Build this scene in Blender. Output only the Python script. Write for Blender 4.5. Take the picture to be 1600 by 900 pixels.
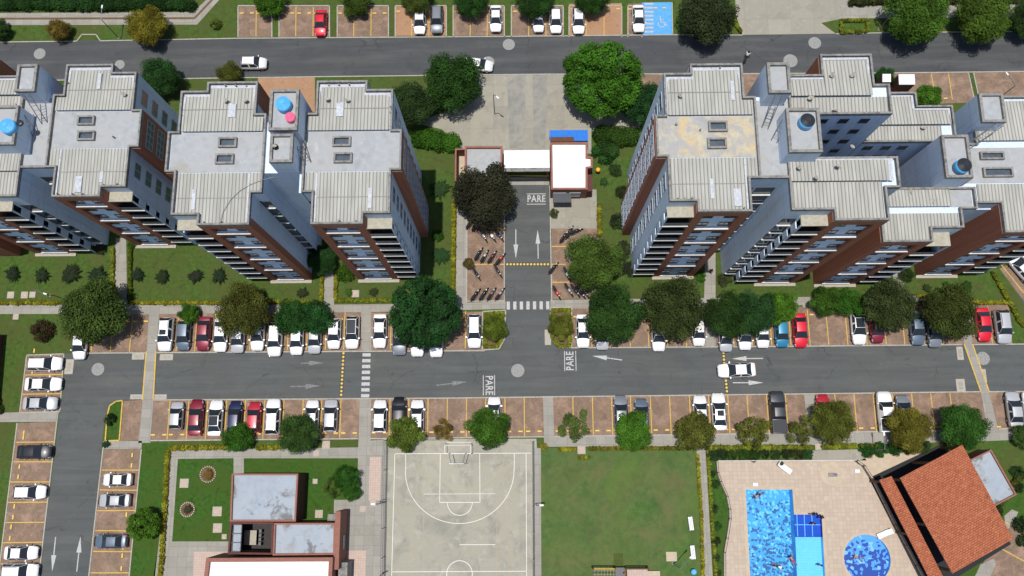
import bpy, bmesh, math, random
import numpy as np
from math import radians as R, sin, cos, pi
from mathutils import Matrix, Vector
random.seed(7); rnd = random.Random(11)
for o in list(bpy.data.objects): bpy.data.objects.remove(o)
sc = bpy.context.scene; COL = sc.collection
# ---------------------------------------------------------------- camera
FPX, TILT, ROLL, YAW, CH = 1284.575, 0.2114656, 0.0093833, -0.0080502, 105.0
def _Rx(a): return np.array([[1,0,0],[0,cos(a),-sin(a)],[0,sin(a),cos(a)]])
def _Ry(a): return np.array([[cos(a),0,sin(a)],[0,1,0],[-sin(a),0,cos(a)]])
def _Rz(a): return np.array([[cos(a),-sin(a),0],[sin(a),cos(a),0],[0,0,1]])
CR = _Rz(YAW) @ _Rx(TILT) @ _Ry(ROLL)
cd = bpy.data.cameras.new('camera'); cam = bpy.data.objects.new('camera', cd); COL.objects.link(cam)
m4 = Matrix(CR.tolist()).to_4x4(); m4.translation = (0, 0, CH); cam.matrix_world = m4
cd.sensor_width = 36; cd.lens = FPX/1600*36; cd.clip_start = 1; cd.clip_end = 2000
sc.camera = cam
# ---------------------------------------------------------------- light
w = bpy.data.worlds.new('World'); sc.world = w; w.use_nodes = True
nt = w.node_tree; bg = nt.nodes['Background']; sky = nt.nodes.new('ShaderNodeTexSky')
SUN = Vector((-0.075, -0.02, 1)).normalized()
sky.sky_type = 'NISHITA'; sky.sun_disc = False; sky.sun_elevation = math.asin(SUN.z); sky.sun_rotation = math.atan2(SUN.x, SUN.y)
nt.links.new(sky.outputs[0], bg.inputs[0]); bg.inputs[1].default_value = 0.1
sl = bpy.data.lights.new('sun', 'SUN'); sl.energy = 4.2; sl.angle = R(.6); sl.color = (1, .96, .9)
so = bpy.data.objects.new('sun', sl); COL.objects.link(so); so.rotation_euler = SUN.to_track_quat('Z', 'Y').to_euler()
sc.view_settings.view_transform = 'Standard'; sc.view_settings.look = 'None'; sc.view_settings.exposure = 0.0; sc.view_settings.gamma = 1
sc.render.resolution_x = 1024; sc.render.resolution_y = 576
# ---------------------------------------------------------------- helpers
def G(px, py, z=0.0):
    """ground (or height z) point seen at photo pixel"""
    v = CR @ np.array([(px-800)/FPX, -(py-450)/FPX, -1.0]); s = (z-CH)/v[2]
    return (v[0]*s, v[1]*s)
def tag(o, label=None, cat=None, group=None, kind=None):
    if label: o['label'] = label
    if cat: o['category'] = cat
    if group: o['group'] = group
    if kind: o['kind'] = kind
    return o
def empty(name, loc, rz=0, label=None, cat=None, group=None):
    o = bpy.data.objects.new(name, None); COL.objects.link(o); o.location = loc; o.rotation_euler = (0, 0, rz)
    o.empty_display_size = .3
    return tag(o, label, cat, group)
class MB:
    """collects shapes; build() links them as ONE mesh object"""
    def __init__(s, T=None): s.v = []; s.f = []; s.m = []; s.T = T; s.k = 0
    def add(s, vs, fs, m=None):
        b = len(s.v); s.v += [tuple(s.T(*p)) if s.T else tuple(p) for p in vs]
        s.f += [tuple(b+i for i in f) for f in fs]; s.m += [s.k if m is None else m]*len(fs); return s
    def prism(s, poly, z0, z1):
        n = len(poly); A = sum(poly[i][0]*poly[(i+1) % n][1]-poly[(i+1) % n][0]*poly[i][1] for i in range(n))
        if A < 0: poly = poly[::-1]
        return s.add([(x, y, z0) for x, y in poly]+[(x, y, z1) for x, y in poly],
              [tuple(range(n))[::-1], tuple(range(n, 2*n))]+[(i, (i+1) % n, n+(i+1) % n, n+i) for i in range(n)])
    def box(s, x0, x1, y0, y1, z0, z1):
        x0, x1 = min(x0, x1), max(x0, x1); y0, y1 = min(y0, y1), max(y0, y1)
        return s.prism([(x0, y0), (x1, y0), (x1, y1), (x0, y1)], z0, z1)
    def obox(s, cx, cy, L, W, z0, z1, a=0):
        c, q = cos(a), sin(a)
        return s.prism([(cx+c*x-q*y, cy+q*x+c*y) for x, y in ((-L/2, -W/2), (L/2, -W/2), (L/2, W/2), (-L/2, W/2))], z0, z1)
    def flat(s, poly, z):
        n = len(poly); A = sum(poly[i][0]*poly[(i+1) % n][1]-poly[(i+1) % n][0]*poly[i][1] for i in range(n))
        if A < 0: poly = poly[::-1]
        return s.add([(x, y, z) for x, y in poly], [tuple(range(n))])
    def line(s, a, b, wd, z, h=0):
        dx, dy = b[0]-a[0], b[1]-a[1]; L = math.hypot(dx, dy) or 1; nx, ny = -dy/L*wd/2, dx/L*wd/2
        P = [(a[0]+nx, a[1]+ny), (a[0]-nx, a[1]-ny), (b[0]-nx, b[1]-ny), (b[0]+nx, b[1]+ny)]
        return s.prism(P, z, z+h) if h else s.flat(P, z)
    def cyl(s, cx, cy, r, z0, z1, n=16, r1=None):
        r1 = r if r1 is None else r1
        a = [2*pi*i/n for i in range(n)]
        return s.add([(cx+r*cos(t), cy+r*sin(t), z0) for t in a]+[(cx+r1*cos(t), cy+r1*sin(t), z1) for t in a],
              [tuple(range(n))[::-1], tuple(range(n, 2*n))]+[(i, (i+1) % n, n+(i+1) % n, n+i) for i in range(n)])
    def tube(s, pts, r, n=8, r1=None):
        pts = [Vector(p) for p in pts]; r1 = r if r1 is None else r1; N = len(pts); vs = []
        for i, p in enumerate(pts):
            d = (pts[min(i+1, N-1)]-pts[max(i-1, 0)]).normalized()
            u = d.orthogonal().normalized() if i == 0 else (u-d*u.dot(d)).normalized(); v = d.cross(u); rr = r+(r1-r)*i/(N-1)
            vs += [tuple(p+(u*cos(2*pi*k/n)+v*sin(2*pi*k/n))*rr) for k in range(n)]
        fs = [(i*n+k, i*n+(k+1) % n, (i+1)*n+(k+1) % n, (i+1)*n+k) for i in range(N-1) for k in range(n)]
        return s.add(vs, fs+[tuple(range(n))[::-1], tuple(range((N-1)*n, N*n))])
    def sphere(s, c, r, nu=12, nv=8, sz=1):
        vs = [(c[0]+r*sin(pi*j/nv)*cos(2*pi*i/nu), c[1]+r*sin(pi*j/nv)*sin(2*pi*i/nu), c[2]+r*sz*cos(pi*j/nv)) for j in range(1, nv) for i in range(nu)]
        vs += [(c[0], c[1], c[2]+r*sz), (c[0], c[1], c[2]-r*sz)]; t = len(vs)-2
        fs = [(j*nu+i, (j+1)*nu+i, (j+1)*nu+(i+1) % nu, j*nu+(i+1) % nu) for j in range(nv-2) for i in range(nu)]
        fs += [(t, i, (i+1) % nu) for i in range(nu)]+[(t+1, (nv-2)*nu+(i+1) % nu, (nv-2)*nu+i) for i in range(nu)]
        return s.add(vs, fs)
    def ring(s, cx, cy, r0, r1, z, n=40, a0=0, a1=2*pi):
        full = abs(a1-a0-2*pi) < 1e-6; k = n if full else n+1
        a = [a0+(a1-a0)*i/n for i in range(k)]
        return s.add([(cx+r0*cos(t), cy+r0*sin(t), z) for t in a]+[(cx+r1*cos(t), cy+r1*sin(t), z) for t in a],
              [(i, (i+1) % k, k+(i+1) % k, k+i) for i in range(n)])
    def build(s, name, mats, parent=None, smooth=False, loc=None, rz=0, wloc=True, bevel=0):
        """vertices are world coordinates unless wloc=False; they are stored relative to the parent's or the object's origin"""
        me = bpy.data.meshes.new(name)
        if wloc:
            if parent:
                org = Vector((0, 0, 0)); q = parent
                while q: org += q.location; q = q.parent
            else:
                a = np.array(s.v); org = Vector(((a[:, 0].min()+a[:, 0].max())/2, (a[:, 1].min()+a[:, 1].max())/2, a[:, 2].min()))
            vs = [(x-org.x, y-org.y, z-org.z) for x, y, z in s.v]
        else: vs = s.v; org = Vector(loc or (0, 0, 0))
        me.from_pydata(vs, [], s.f)
        mats = mats if isinstance(mats, (list, tuple)) else [mats]
        for m in mats: me.materials.append(m)
        me.polygons.foreach_set('material_index', s.m)
        bm = bmesh.new(); bm.from_mesh(me)
        if s.T or smooth: bmesh.ops.recalc_face_normals(bm, faces=bm.faces)
        if bevel: bmesh.ops.bevel(bm, geom=[e for e in bm.edges if len(e.link_faces) == 2 and e.calc_face_angle() > .6], offset=bevel, segments=2, affect='EDGES', profile=.6)
        bm.to_mesh(me); bm.free()
        if smooth: me.shade_smooth()
        o = bpy.data.objects.new(name, me); COL.objects.link(o)
        if parent:
            o.parent = parent
            if not wloc: o.location = org
        else: o.location = org
        if rz: o.rotation_euler.z = rz
        return o
def cp(o, parent=None, loc=None, rz=None):
    c = o.copy(); COL.objects.link(c); c.parent = parent
    if loc is not None: c.location = loc
    if rz is not None: c.rotation_euler.z = rz
    for ch in list(KIDS.get(o.name, [])): cp2(ch, c)
    return c
def cp2(o, parent):
    c = o.copy(); COL.objects.link(c); c.parent = parent
    for ch in list(KIDS.get(o.name, [])): cp2(ch, c)
KIDS = {}
def index_kids():
    KIDS.clear()
    for o in COL.objects:
        if o.parent: KIDS.setdefault(o.parent.name, []).append(o)
# ---------------------------------------------------------------- materials
def nodes(name):
    m = bpy.data.materials.new(name); m.use_nodes = True; t = m.node_tree; b = t.nodes['Principled BSDF']; return m, t, b
def mixc(t, fac, a, b, mode='MIX'):
    n = t.nodes.new('ShaderNodeMix'); n.data_type = 'RGBA'; n.blend_type = mode
    for i, v in ((0, fac), (6, a), (7, b)):
        if hasattr(v, 'is_linked') or isinstance(v, bpy.types.NodeSocket): t.links.new(v, n.inputs[i])
        else: n.inputs[i].default_value = v if i == 0 else (*v[:3], 1)
    return n.outputs[2]
def pos(t, obj=False):
    if obj: return t.nodes.new('ShaderNodeTexCoord').outputs['Object']
    return t.nodes.new('ShaderNodeNewGeometry').outputs['Position']
def noise(t, vec, scale, detail=4, lo=.35, hi=.65, rough=.6, dist=0):
    n = t.nodes.new('ShaderNodeTexNoise'); n.inputs['Scale'].default_value = scale; n.inputs['Detail'].default_value = detail
    n.inputs['Roughness'].default_value = rough; n.inputs['Distortion'].default_value = dist; t.links.new(vec, n.inputs['Vector'])
    r = t.nodes.new('ShaderNodeMapRange'); r.inputs[1].default_value = lo; r.inputs[2].default_value = hi; t.links.new(n.outputs[0], r.inputs[0])
    return r.outputs[0]
def stretch(t, vec, sx, sy, sz=1, rz=0):
    m = t.nodes.new('ShaderNodeMapping'); m.inputs['Scale'].default_value = (sx, sy, sz); m.inputs['Rotation'].default_value = (0, 0, rz); t.links.new(vec, m.inputs[0]); return m.outputs[0]
def mat(name, c, c2=None, sc1=3, c3=None, sc2=.35, rough=.7, bump=0, bs=20, metal=0, spec=.3, lay=(), obj=False, coat=0):
    """base colour c, small-scale mix to c2, large-scale mix to c3; lay = extra (colour, scale, lo, hi, strength)"""
    m, t, b = nodes(name); p = pos(t, obj); out = None
    if c2:
        out = mixc(t, noise(t, p, sc1, 6), c, c2)
    if c3: out = mixc(t, noise(t, p, sc2, 4, .38, .62), out or c, c3)
    for (lc, ls, lo, hi, st) in lay:
        f = noise(t, p, ls, 5, lo, hi, .65, .4); mm = t.nodes.new('ShaderNodeMath'); mm.operation = 'MULTIPLY'; t.links.new(f, mm.inputs[0]); mm.inputs[1].default_value = st
        out = mixc(t, mm.outputs[0], out or c, lc)
    if out: t.links.new(out, b.inputs['Base Color'])
    else: b.inputs['Base Color'].default_value = (*c, 1)
    b.inputs['Roughness'].default_value = rough; b.inputs['Metallic'].default_value = metal; b.inputs['Specular IOR Level'].default_value = spec
    b.inputs['Coat Weight'].default_value = coat
    if bump:
        n = t.nodes.new('ShaderNodeTexNoise'); n.inputs['Scale'].default_value = bs; n.inputs['Detail'].default_value = 5; t.links.new(p, n.inputs['Vector'])
        q = t.nodes.new('ShaderNodeBump'); q.inputs['Strength'].default_value = bump; q.inputs['Distance'].default_value = .05; t.links.new(n.outputs[0], q.inputs['Height']); t.links.new(q.outputs[0], b.inputs['Normal'])
    return m
def brickmat(name, c1, c2, mo, bw, bh, ms=.02, off=.5, lay=(), rough=.8, rz=0, c3=None):
    m, t, b = nodes(name); p = pos(t); v = stretch(t, p, 1, 1, 1, rz)
    k = t.nodes.new('ShaderNodeTexBrick'); t.links.new(v, k.inputs['Vector']); k.offset = off
    for i, cc in ((1, c1), (2, c2), (3, mo)): k.inputs[i].default_value = (*cc, 1)
    k.inputs['Scale'].default_value = 1; k.inputs['Mortar Size'].default_value = ms; k.inputs['Brick Width'].default_value = bw; k.inputs['Row Height'].default_value = bh; k.inputs['Mortar Smooth'].default_value = .3
    out = k.outputs[0]
    if c3: out = mixc(t, noise(t, p, .5, 6, .3, .7), out, c3)
    for (lc, ls, lo, hi, st) in lay:
        f = noise(t, p, ls, 6, lo, hi, .7, .5); mm = t.nodes.new('ShaderNodeMath'); mm.operation = 'MULTIPLY'; t.links.new(f, mm.inputs[0]); mm.inputs[1].default_value = st
        out = mixc(t, mm.outputs[0], out, lc)
    t.links.new(out, b.inputs['Base Color']); b.inputs['Roughness'].default_value = rough; b.inputs['Specular IOR Level'].default_value = .2
    return m
M = {}
M['asphalt'] = mat('asphalt', (.078, .085, .086), (.100, .107, .108), 14, (.088, .092, .088), .12, .9, .4, 40, lay=(((.125, .127, .12), .45, .55, .75, .5), ((.058, .063, .066), .22, .5, .72, .6), ((.22, .22, .20), 1.5, .69, .76, .6), ((.06,.064,.067), 5, .5, .7, .35)))
M['asphalt_dark'] = mat('asphalt_dark', (.058, .063, .068), (.074, .079, .084), 14, (.066, .069, .072), .15, .9, .4, 40, lay=(((.10, .102, .10), .5, .55, .75, .45), ((.048,.052,.056), .25, .5, .7, .5), ((.05,.052,.055), 4, .5, .7, .4)))
M['grass'] = mat('grass', (.040, .080, .015), (.072, .124, .025), 2.0, (.070, .086, .024), .22, .95, .8, 14, spec=.1, lay=(((.15, .12, .065), .9, .62, .76, .6), ((.022, .052, .008), 1.1, .55, .72, .7), ((.12, .105, .04), .35, .6, .74, .45), ((.09, .16, .03), 6, .55, .7, .35)))
M['field_grass'] = mat('field_grass', (.046, .100, .028), (.080, .140, .038), 1.3, (.112, .130, .046), .22, .95, .8, 14, spec=.1, lay=(((.035, .085, .024), .45, .45, .7, .65), ((.15, .12, .06), .15, .54, .72, .55), ((.19,.15,.09), .7, .62, .76, .6), ((.12, .17, .04), 5, .5, .75, .35), ((.10,.17,.03), .12, .5, .7, .4)))
M['lush_grass'] = mat('lush_grass', (.030, .076, .012), (.050, .115, .020), 2.4, (.05, .09, .016), .3, .95, .8, 14, spec=.1, lay=(((.016, .042, .006), .9, .55, .72, .6), ((.08, .08, .03), .5, .64, .74, .35)))
M['soil'] = mat('soil', (.16, .10, .055), (.11, .075, .04), 3, rough=.95, bump=.5)
M['brick_bay'] = brickmat('brick_bay', (.31, .205, .14), (.23, .15, .105), (.13, .10, .075), .22, .11, .012, rough=.9, c3=(.18, .125, .092),
    lay=(((.40, .265, .195), .6, .48, .68, .6), ((.09, .075, .06), 1.1, .52, .74, .75), ((.16, .16, .07), .35, .6, .75, .4), ((.06, .05, .045), 3.2, .6, .72, .75), ((.5,.37,.29), 4.5, .6, .72, .5)))
M['brick_orange'] = brickmat('brick_orange', (.42, .22, .12), (.33, .17, .09), (.2, .14, .1), .22, .11, .012, c3=(.36, .22, .13), lay=(((.14, .11, .06), .8, .55, .75, .6), ((.52, .33, .2), .6, .6, .72, .6)))
def slabmat(name, c, c2, size, joint, lay, jw=.012, rz=0, off=0):
    return brickmat(name, c, c2, joint, size, size, jw, off, lay, .85, rz)
M['walk'] = slabmat('walk', (.31, .295, .262), (.265, .252, .222), 1.2, (.2, .18, .15), (((.22, .20, .16), .8, .5, .72, .6), ((.45, .43, .38), 2.5, .58, .7, .4)), .02)
M['concrete'] = slabmat('concrete', (.315, .297, .243), (.27, .255, .21), 3.2, (.17, .155, .12), (((.21, .20, .165), .55, .5, .7, .65), ((.42, .40, .34), 1.5, .56, .7, .5), ((.15, .14, .11), 2.6, .62, .75, .5)), .012)
M['court'] = slabmat('court', (.355, .335, .268), (.315, .30, .242), 6.1, (.22, .21, .17), (((.215, .212, .185), .35, .48, .66, .75), ((.42, .405, .345), .7, .54, .68, .6), ((.16, .158, .135), 1.8, .6, .74, .5), ((.35, .38, .38), .3, .66, .7, .4)), .006)
M['curb'] = mat('curb', (.42, .40, .35), (.30, .285, .25), 4, rough=.85)
M['pink_paver'] = brickmat('pink_paver', (.50, .39, .33), (.46, .35, .29), (.36, .28, .24), .3, .3, .02, 0, lay=(((.38, .30, .25), .7, .5, .7, .5),))
M['pool_deck'] = brickmat('pool_deck', (.47, .385, .305), (.42, .34, .265), (.37, .295, .23), .5, .5, .022, 0, lay=(((.40, .29, .19), .35, .56, .72, .6), ((.60, .50, .41), 1.2, .55, .7, .4), ((.30, .21, .14), .9, .66, .78, .6)))
M['sand'] = mat('sand', (.50, .41, .31), (.43, .35, .26), 1.5, rough=.9, lay=(((.42, .33, .24), .8, .55, .7, .5),))
M['paint_white'] = mat('paint_white', (.50, .50, .49), (.36, .36, .35), 6, rough=.7, lay=(((.15, .15, .15), 5, .55, .68, .75),))
M['paint_faded'] = mat('paint_faded', (.26, .26, .25), (.14, .14, .14), 8, rough=.8, lay=(((.08, .08, .08), 4, .5, .62, .8),))
M['paint_yellow'] = mat('paint_yellow', (.64, .42, .07), (.46, .30, .07), 6, rough=.7, lay=(((.26, .17, .09), 3.5, .56, .68, .6),))
M['paint_court'] = mat('paint_court', (.74, .73, .68), (.62, .61, .56), 6, rough=.7)
M['paint_court_yellow'] = mat('paint_court_yellow', (.42, .37, .15), (.36, .33, .2), 5, rough=.7)
M['paint_court_orange'] = mat('paint_court_orange', (.42, .29, .18), (.36, .30, .22), 5, rough=.7)
M['paint_blue'] = mat('paint_blue', (.07, .30, .66), (.10, .36, .70), 2, rough=.6)
M['stop_yellow'] = mat('stop_yellow', (.74, .52, .10), (.60, .42, .10), 8, rough=.6)
M['cover'] = mat('cover', (.30, .30, .29), (.22, .22, .21), 5, rough=.8, lay=(((.14, .14, .14), 3, .55, .7, .5),))
M['cover_light'] = mat('cover_light', (.42, .39, .32), (.33, .30, .25), 4, rough=.85)
M['wall_blue'] = mat('wall_blue', (.64, .73, .86), (.60, .69, .82), 1.5, (.57, .66, .78), .3, .8, spec=.2, lay=(((.40, .46, .54), .7, .58, .78, .5),))
M['wall_brown'] = mat('wall_brown', (.40, .16, .095), (.33, .13, .08), 6, (.36, .14, .085), .4, .85, spec=.2)
M['panel_blue'] = mat('panel_blue', (.64, .76, .95), (.60, .72, .91), 2, rough=.8)
M['parapet'] = mat('parapet', (.29, .28, .26), (.19, .185, .17), 3, rough=.9, lay=(((.09, .09, .09), 1.4, .5, .68, .75), ((.38,.37,.35), 2.4, .6, .72, .5)))
M['slab'] = mat('slab', (.38, .40, .415), (.31, .33, .345), 1.6, (.36, .365, .365), .3, .85, lay=(((.27, .275, .27), .8, .52, .72, .6), ((.17, .175, .17), 2.6, .62, .74, .5), ((.50, .52, .54), .6, .6, .7, .5), ((.30,.27,.19), .33, .62, .7, .5)))
M['slab_stained'] = mat('slab_stained', (.37, .37, .36), (.31, .31, .305), 1.6, (.35, .35, .345), .3, .85, lay=(((.58, .42, .20), .5, .47, .62, .75), ((.56, .50, .30), .9, .48, .66, .7), ((.20, .19, .17), 1.5, .62, .74, .7)))
M['sheet'] = None
def sheetmat(name, c, c2, groove, pitch, rz=0):
    m, t, b = nodes(name); p = pos(t); v = stretch(t, p, 1, .12)
    w_ = t.nodes.new('ShaderNodeTexWave'); w_.bands_direction = 'X'; w_.wave_type = 'BANDS'; w_.inputs['Scale'].default_value = .31416/pitch
    w_.inputs['Distortion'].default_value = 0; t.links.new(p, w_.inputs['Vector'])
    r = t.nodes.new('ShaderNodeMapRange'); r.inputs[1].default_value = .0; r.inputs[2].default_value = .3; r.inputs[3].default_value = .75; r.inputs[4].default_value = 0; t.links.new(w_.outputs[1], r.inputs[0])
    base = mixc(t, noise(t, v, 1.8, 5), c, c2); base = mixc(t, noise(t, stretch(t, p, 1.5, .25), .8, 5, .5, .75), base, tuple(x*.72 for x in c))
    out = mixc(t, r.outputs[0], base, groove); t.links.new(out, b.inputs['Base Color']); b.inputs['Roughness'].default_value = .75; b.inputs['Specular IOR Level'].default_value = .2
    return m
def tweak(m, f):
    """f(tree, position, base colour socket or value) -> new colour socket"""
    t = m.node_tree; b = t.nodes['Principled BSDF']; i = b.inputs['Base Color']; src = i.links[0].from_socket if i.links else tuple(i.default_value)[:3]
    t.links.new(f(t, pos(t), src), i)
def mathn(t, op, a, b):
    n = t.nodes.new('ShaderNodeMath'); n.operation = op
    for i, v in enumerate((a, b)):
        if isinstance(v, bpy.types.NodeSocket): t.links.new(v, n.inputs[i])
        else: n.inputs[i].default_value = v
    return n.outputs[0]
def wall_wear(t, p, src):
    z = t.nodes.new('ShaderNodeSeparateXYZ'); t.links.new(p, z.inputs[0])
    f = mathn(t, 'MODULO', mathn(t, 'ADD', z.outputs[2], 2.72*3-1.62), 2.72); jl = mathn(t, 'LESS_THAN', f, .07)
    st = noise(t, stretch(t, p, 2.2, 2.2, .07), 1.6, 5, .5, .75, .65)
    out = mixc(t, mathn(t, 'MULTIPLY', st, .4), src, (.30, .33, .37)); return mixc(t, mathn(t, 'MULTIPLY', jl, .45), out, (.22, .25, .30))
def road_wear(t, p, src):
    a = noise(t, stretch(t, p, .06, .55), 1.4, 5, .45, .75, .6); out = mixc(t, mathn(t, 'MULTIPLY', a, .5), src, (.135, .137, .13)); a2 = noise(t, stretch(t, p, .04, .9), 2.2, 4, .5, .7, .55); out = mixc(t, mathn(t, 'MULTIPLY', a2, .3), out, (.05, .053, .056))
    v = t.nodes.new('ShaderNodeTexVoronoi'); v.feature = 'DISTANCE_TO_EDGE'; v.inputs['Scale'].default_value = .13; dn = t.nodes.new('ShaderNodeTexNoise'); dn.inputs['Scale'].default_value = .8; dn.inputs['Detail'].default_value = 6; t.links.new(p, dn.inputs['Vector'])
    vm = t.nodes.new('ShaderNodeVectorMath'); vm.operation = 'ADD'; sc_ = t.nodes.new('ShaderNodeVectorMath'); sc_.operation = 'SCALE'; t.links.new(dn.outputs['Color'], sc_.inputs[0]); sc_.inputs['Scale'].default_value = 1.6; t.links.new(p, vm.inputs[0]); t.links.new(sc_.outputs[0], vm.inputs[1]); t.links.new(vm.outputs[0], v.inputs['Vector'])
    cr = mathn(t, 'LESS_THAN', v.outputs['Distance'], .006); cr = mathn(t, 'MULTIPLY', cr, noise(t, p, .3, 3, .45, .6)); out = mixc(t, mathn(t, 'MULTIPLY', cr, .6), out, (.035, .037, .04))
    oil = noise(t, p, .9, 3, .68, .76, .4); return mixc(t, mathn(t, 'MULTIPLY', oil, .5), out, (.04, .042, .045))
for k_ in ('asphalt', 'asphalt_dark'): tweak(M[k_], road_wear)
tweak(M['wall_blue'], wall_wear); tweak(M['panel_blue'], lambda t, p, s_: mixc(t, mathn(t, 'MULTIPLY', noise(t, stretch(t, p, 2, 2, .1), 1.5, 4, .5, .75), .35), s_, (.4, .46, .56)))
tweak(M['wall_brown'], lambda t, p, s_: mixc(t, mathn(t, 'MULTIPLY', noise(t, stretch(t, p, 2, 2, .08), 1.5, 5, .45, .72), .5), s_, (.20, .075, .05)))
M['sheet'] = sheetmat('sheet', (.45, .445, .405), (.36, .355, .32), (.12, .12, .105), .36)
M['concrete_worn'] = mat('concrete_worn', (.25, .245, .22), (.21, .205, .185), 1.5, (.29, .28, .24), .4, .9, lay=(((.16, .16, .15), .9, .5, .7, .6),))
M['moto_dark'] = mat('moto_dark', (.03, .03, .033), rough=.4)
M['flash'] = mat('flash', (.52, .54, .58), (.38, .40, .43), 4, rough=.5, lay=(((.25, .25, .25), 2, .6, .7, .6),))
M['white_roof'] = mat('white_roof', (.80, .80, .79), (.70, .70, .69), 1.4, rough=.6, lay=(((.45, .44, .42), .8, .62, .8, .4),))
M['grey_roof'] = mat('grey_roof', (.33, .375, .43), (.29, .33, .38), 1.2, (.34, .38, .42), .4, .8, lay=(((.13, .12, .115), .30, .56, .62, .8), ((.22, .21, .20), .8, .52, .70, .55)))
M['salmon'] = mat('salmon', (.29, .13, .095), (.23, .10, .075), 3, rough=.85)
M['salmon_shade_and_brown'] = mat('salmon_shade_and_brown', (.12, .045, .035), (.09, .035, .03), 3, rough=.85)  # darkened salmon puts shade into the clubhouse walls; plain brown elsewhere
M['ledge'] = mat('ledge', (.66, .66, .64), (.55, .55, .53), 5, rough=.7)
M['canopy'] = mat('canopy', (.42, .39, .31), (.32, .30, .24), 3, rough=.9, lay=(((.55, .38, .2), 1, .62, .72, .4),))
M['glass'] = mat('glass', (.02, .025, .032), rough=.15, spec=.5)
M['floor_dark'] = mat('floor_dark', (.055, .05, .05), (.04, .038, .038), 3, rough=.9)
M['glass_mid'] = mat('glass_mid', (.09, .115, .14), (.06, .08, .10), 1.2, rough=.2, spec=.6)
M['frame'] = mat('frame', (.40, .46, .54), rough=.6)
M['frame_white'] = mat('frame_white', (.36, .42, .52), rough=.6)
M['rail'] = mat('rail', (.05, .055, .065), rough=.4)
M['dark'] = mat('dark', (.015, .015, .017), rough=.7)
M['steel'] = mat('steel', (.22, .22, .23), (.15, .15, .15), 6, rough=.5, metal=.4)
M['white_metal'] = mat('white_metal', (.72, .72, .72), rough=.4)
M['tank_blue'] = mat('tank_blue', (.10, .42, .78), (.08, .36, .70), 3, rough=.4)
M['tank_pink'] = mat('tank_pink', (.78, .13, .25), rough=.4)
M['tank_brown'] = mat('tank_brown', (.33, .12, .05), rough=.5)
M['tank_black'] = mat('tank_black', (.025, .028, .035), rough=.4)
M['tarp'] = mat('tarp', (.03, .17, .58), (.04, .2, .62), 2, rough=.5)
M['rubber'] = mat('rubber', (.018, .018, .018), rough=.8)
M['rim'] = mat('rim', (.32, .32, .33), rough=.35, metal=.7)
M['head'] = mat('head', (.55, .57, .6), rough=.15, spec=.7)
M['tail'] = mat('tail', (.35, .02, .02), rough=.25, spec=.6)
M['chrome'] = mat('chrome', (.25, .25, .26), rough=.3, metal=.8)
M['bark'] = mat('bark', (.10, .075, .05), (.06, .045, .03), 8, rough=.95)
M['wood'] = mat('wood', (.16, .08, .045), (.10, .05, .03), 5, rough=.8)
M['teal'] = mat('teal', (.03, .28, .36), rough=.4)
M['yellow_ball'] = mat('yellow_ball', (.75, .42, .04), rough=.4)
m, t, b = nodes('car_paint'); oi = t.nodes.new('ShaderNodeObjectInfo'); t.links.new(oi.outputs['Color'], b.inputs['Base Color'])
b.inputs['Roughness'].default_value = .38; b.inputs['Metallic'].default_value = .15; b.inputs['Coat Weight'].default_value = .4; b.inputs['Coat Roughness'].default_value = .06; M['paint'] = m
m, t, b = nodes('leaf'); oi = t.nodes.new('ShaderNodeObjectInfo'); at = t.nodes.new('ShaderNodeAttribute'); at.attribute_name = 'tint'
g1 = t.nodes.new('ShaderNodeMapRange'); g1.inputs[3].default_value = .45; g1.inputs[4].default_value = 1.6; t.links.new(at.outputs['Fac'], g1.inputs[0])
mm = t.nodes.new('ShaderNodeVectorMath'); mm.operation = 'SCALE'; t.links.new(oi.outputs['Color'], mm.inputs[0]); t.links.new(g1.outputs[0], mm.inputs['Scale'])
t.links.new(mm.outputs[0], b.inputs['Base Color']); b.inputs['Roughness'].default_value = .8; b.inputs['Specular IOR Level'].default_value = .08
tr = t.nodes.new('ShaderNodeBsdfTranslucent'); t.links.new(mm.outputs[0], tr.inputs[0]); ms = t.nodes.new('ShaderNodeMixShader'); ms.inputs[0].default_value = .3
t.links.new(b.outputs[0], ms.inputs[1]); t.links.new(tr.outputs[0], ms.inputs[2]); t.links.new(ms.outputs[0], t.nodes['Material Output'].inputs[0]); M['leaf'] = m
def poolmat(name, base, dark, light, tile, lo, hi):
    m, t, b = nodes(name); p = pos(t); vo = t.nodes.new('ShaderNodeTexVoronoi'); vo.inputs['Scale'].default_value = tile; t.links.new(p, vo.inputs['Vector'])
    h = t.nodes.new('ShaderNodeSeparateColor'); t.links.new(vo.outputs['Color'], h.inputs[0])
    g = t.nodes.new('ShaderNodeSeparateXYZ'); t.links.new(p, g.inputs[0]); gr = t.nodes.new('ShaderNodeMapRange'); gr.inputs[1].default_value = lo; gr.inputs[2].default_value = hi; t.links.new(g.outputs[1], gr.inputs[0])
    c1 = t.nodes.new('ShaderNodeMath'); c1.operation = 'LESS_THAN'; t.links.new(h.outputs[0], c1.inputs[0]); t.links.new(gr.outputs[0], c1.inputs[1])
    c2 = t.nodes.new('ShaderNodeMath'); c2.operation = 'GREATER_THAN'; t.links.new(h.outputs[1], c2.inputs[0]); c2.inputs[1].default_value = .78
    out = mixc(t, c2.outputs[0], base, light); out = mixc(t, c1.outputs[0], dark, out)
    t.links.new(out, b.inputs['Base Color']); b.inputs['Roughness'].default_value = .5
    return m
M['pool_tile'] = poolmat('pool_tile', (.035, .33, .62), (.004, .075, .26), (.16, .54, .84), 4.0, -25, -1.5)
M['kid_tile'] = poolmat('kid_tile', (.10, .33, .70), (.006, .045, .30), (.26, .50, .84), 2.8, -14.2, -8.6)
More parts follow.
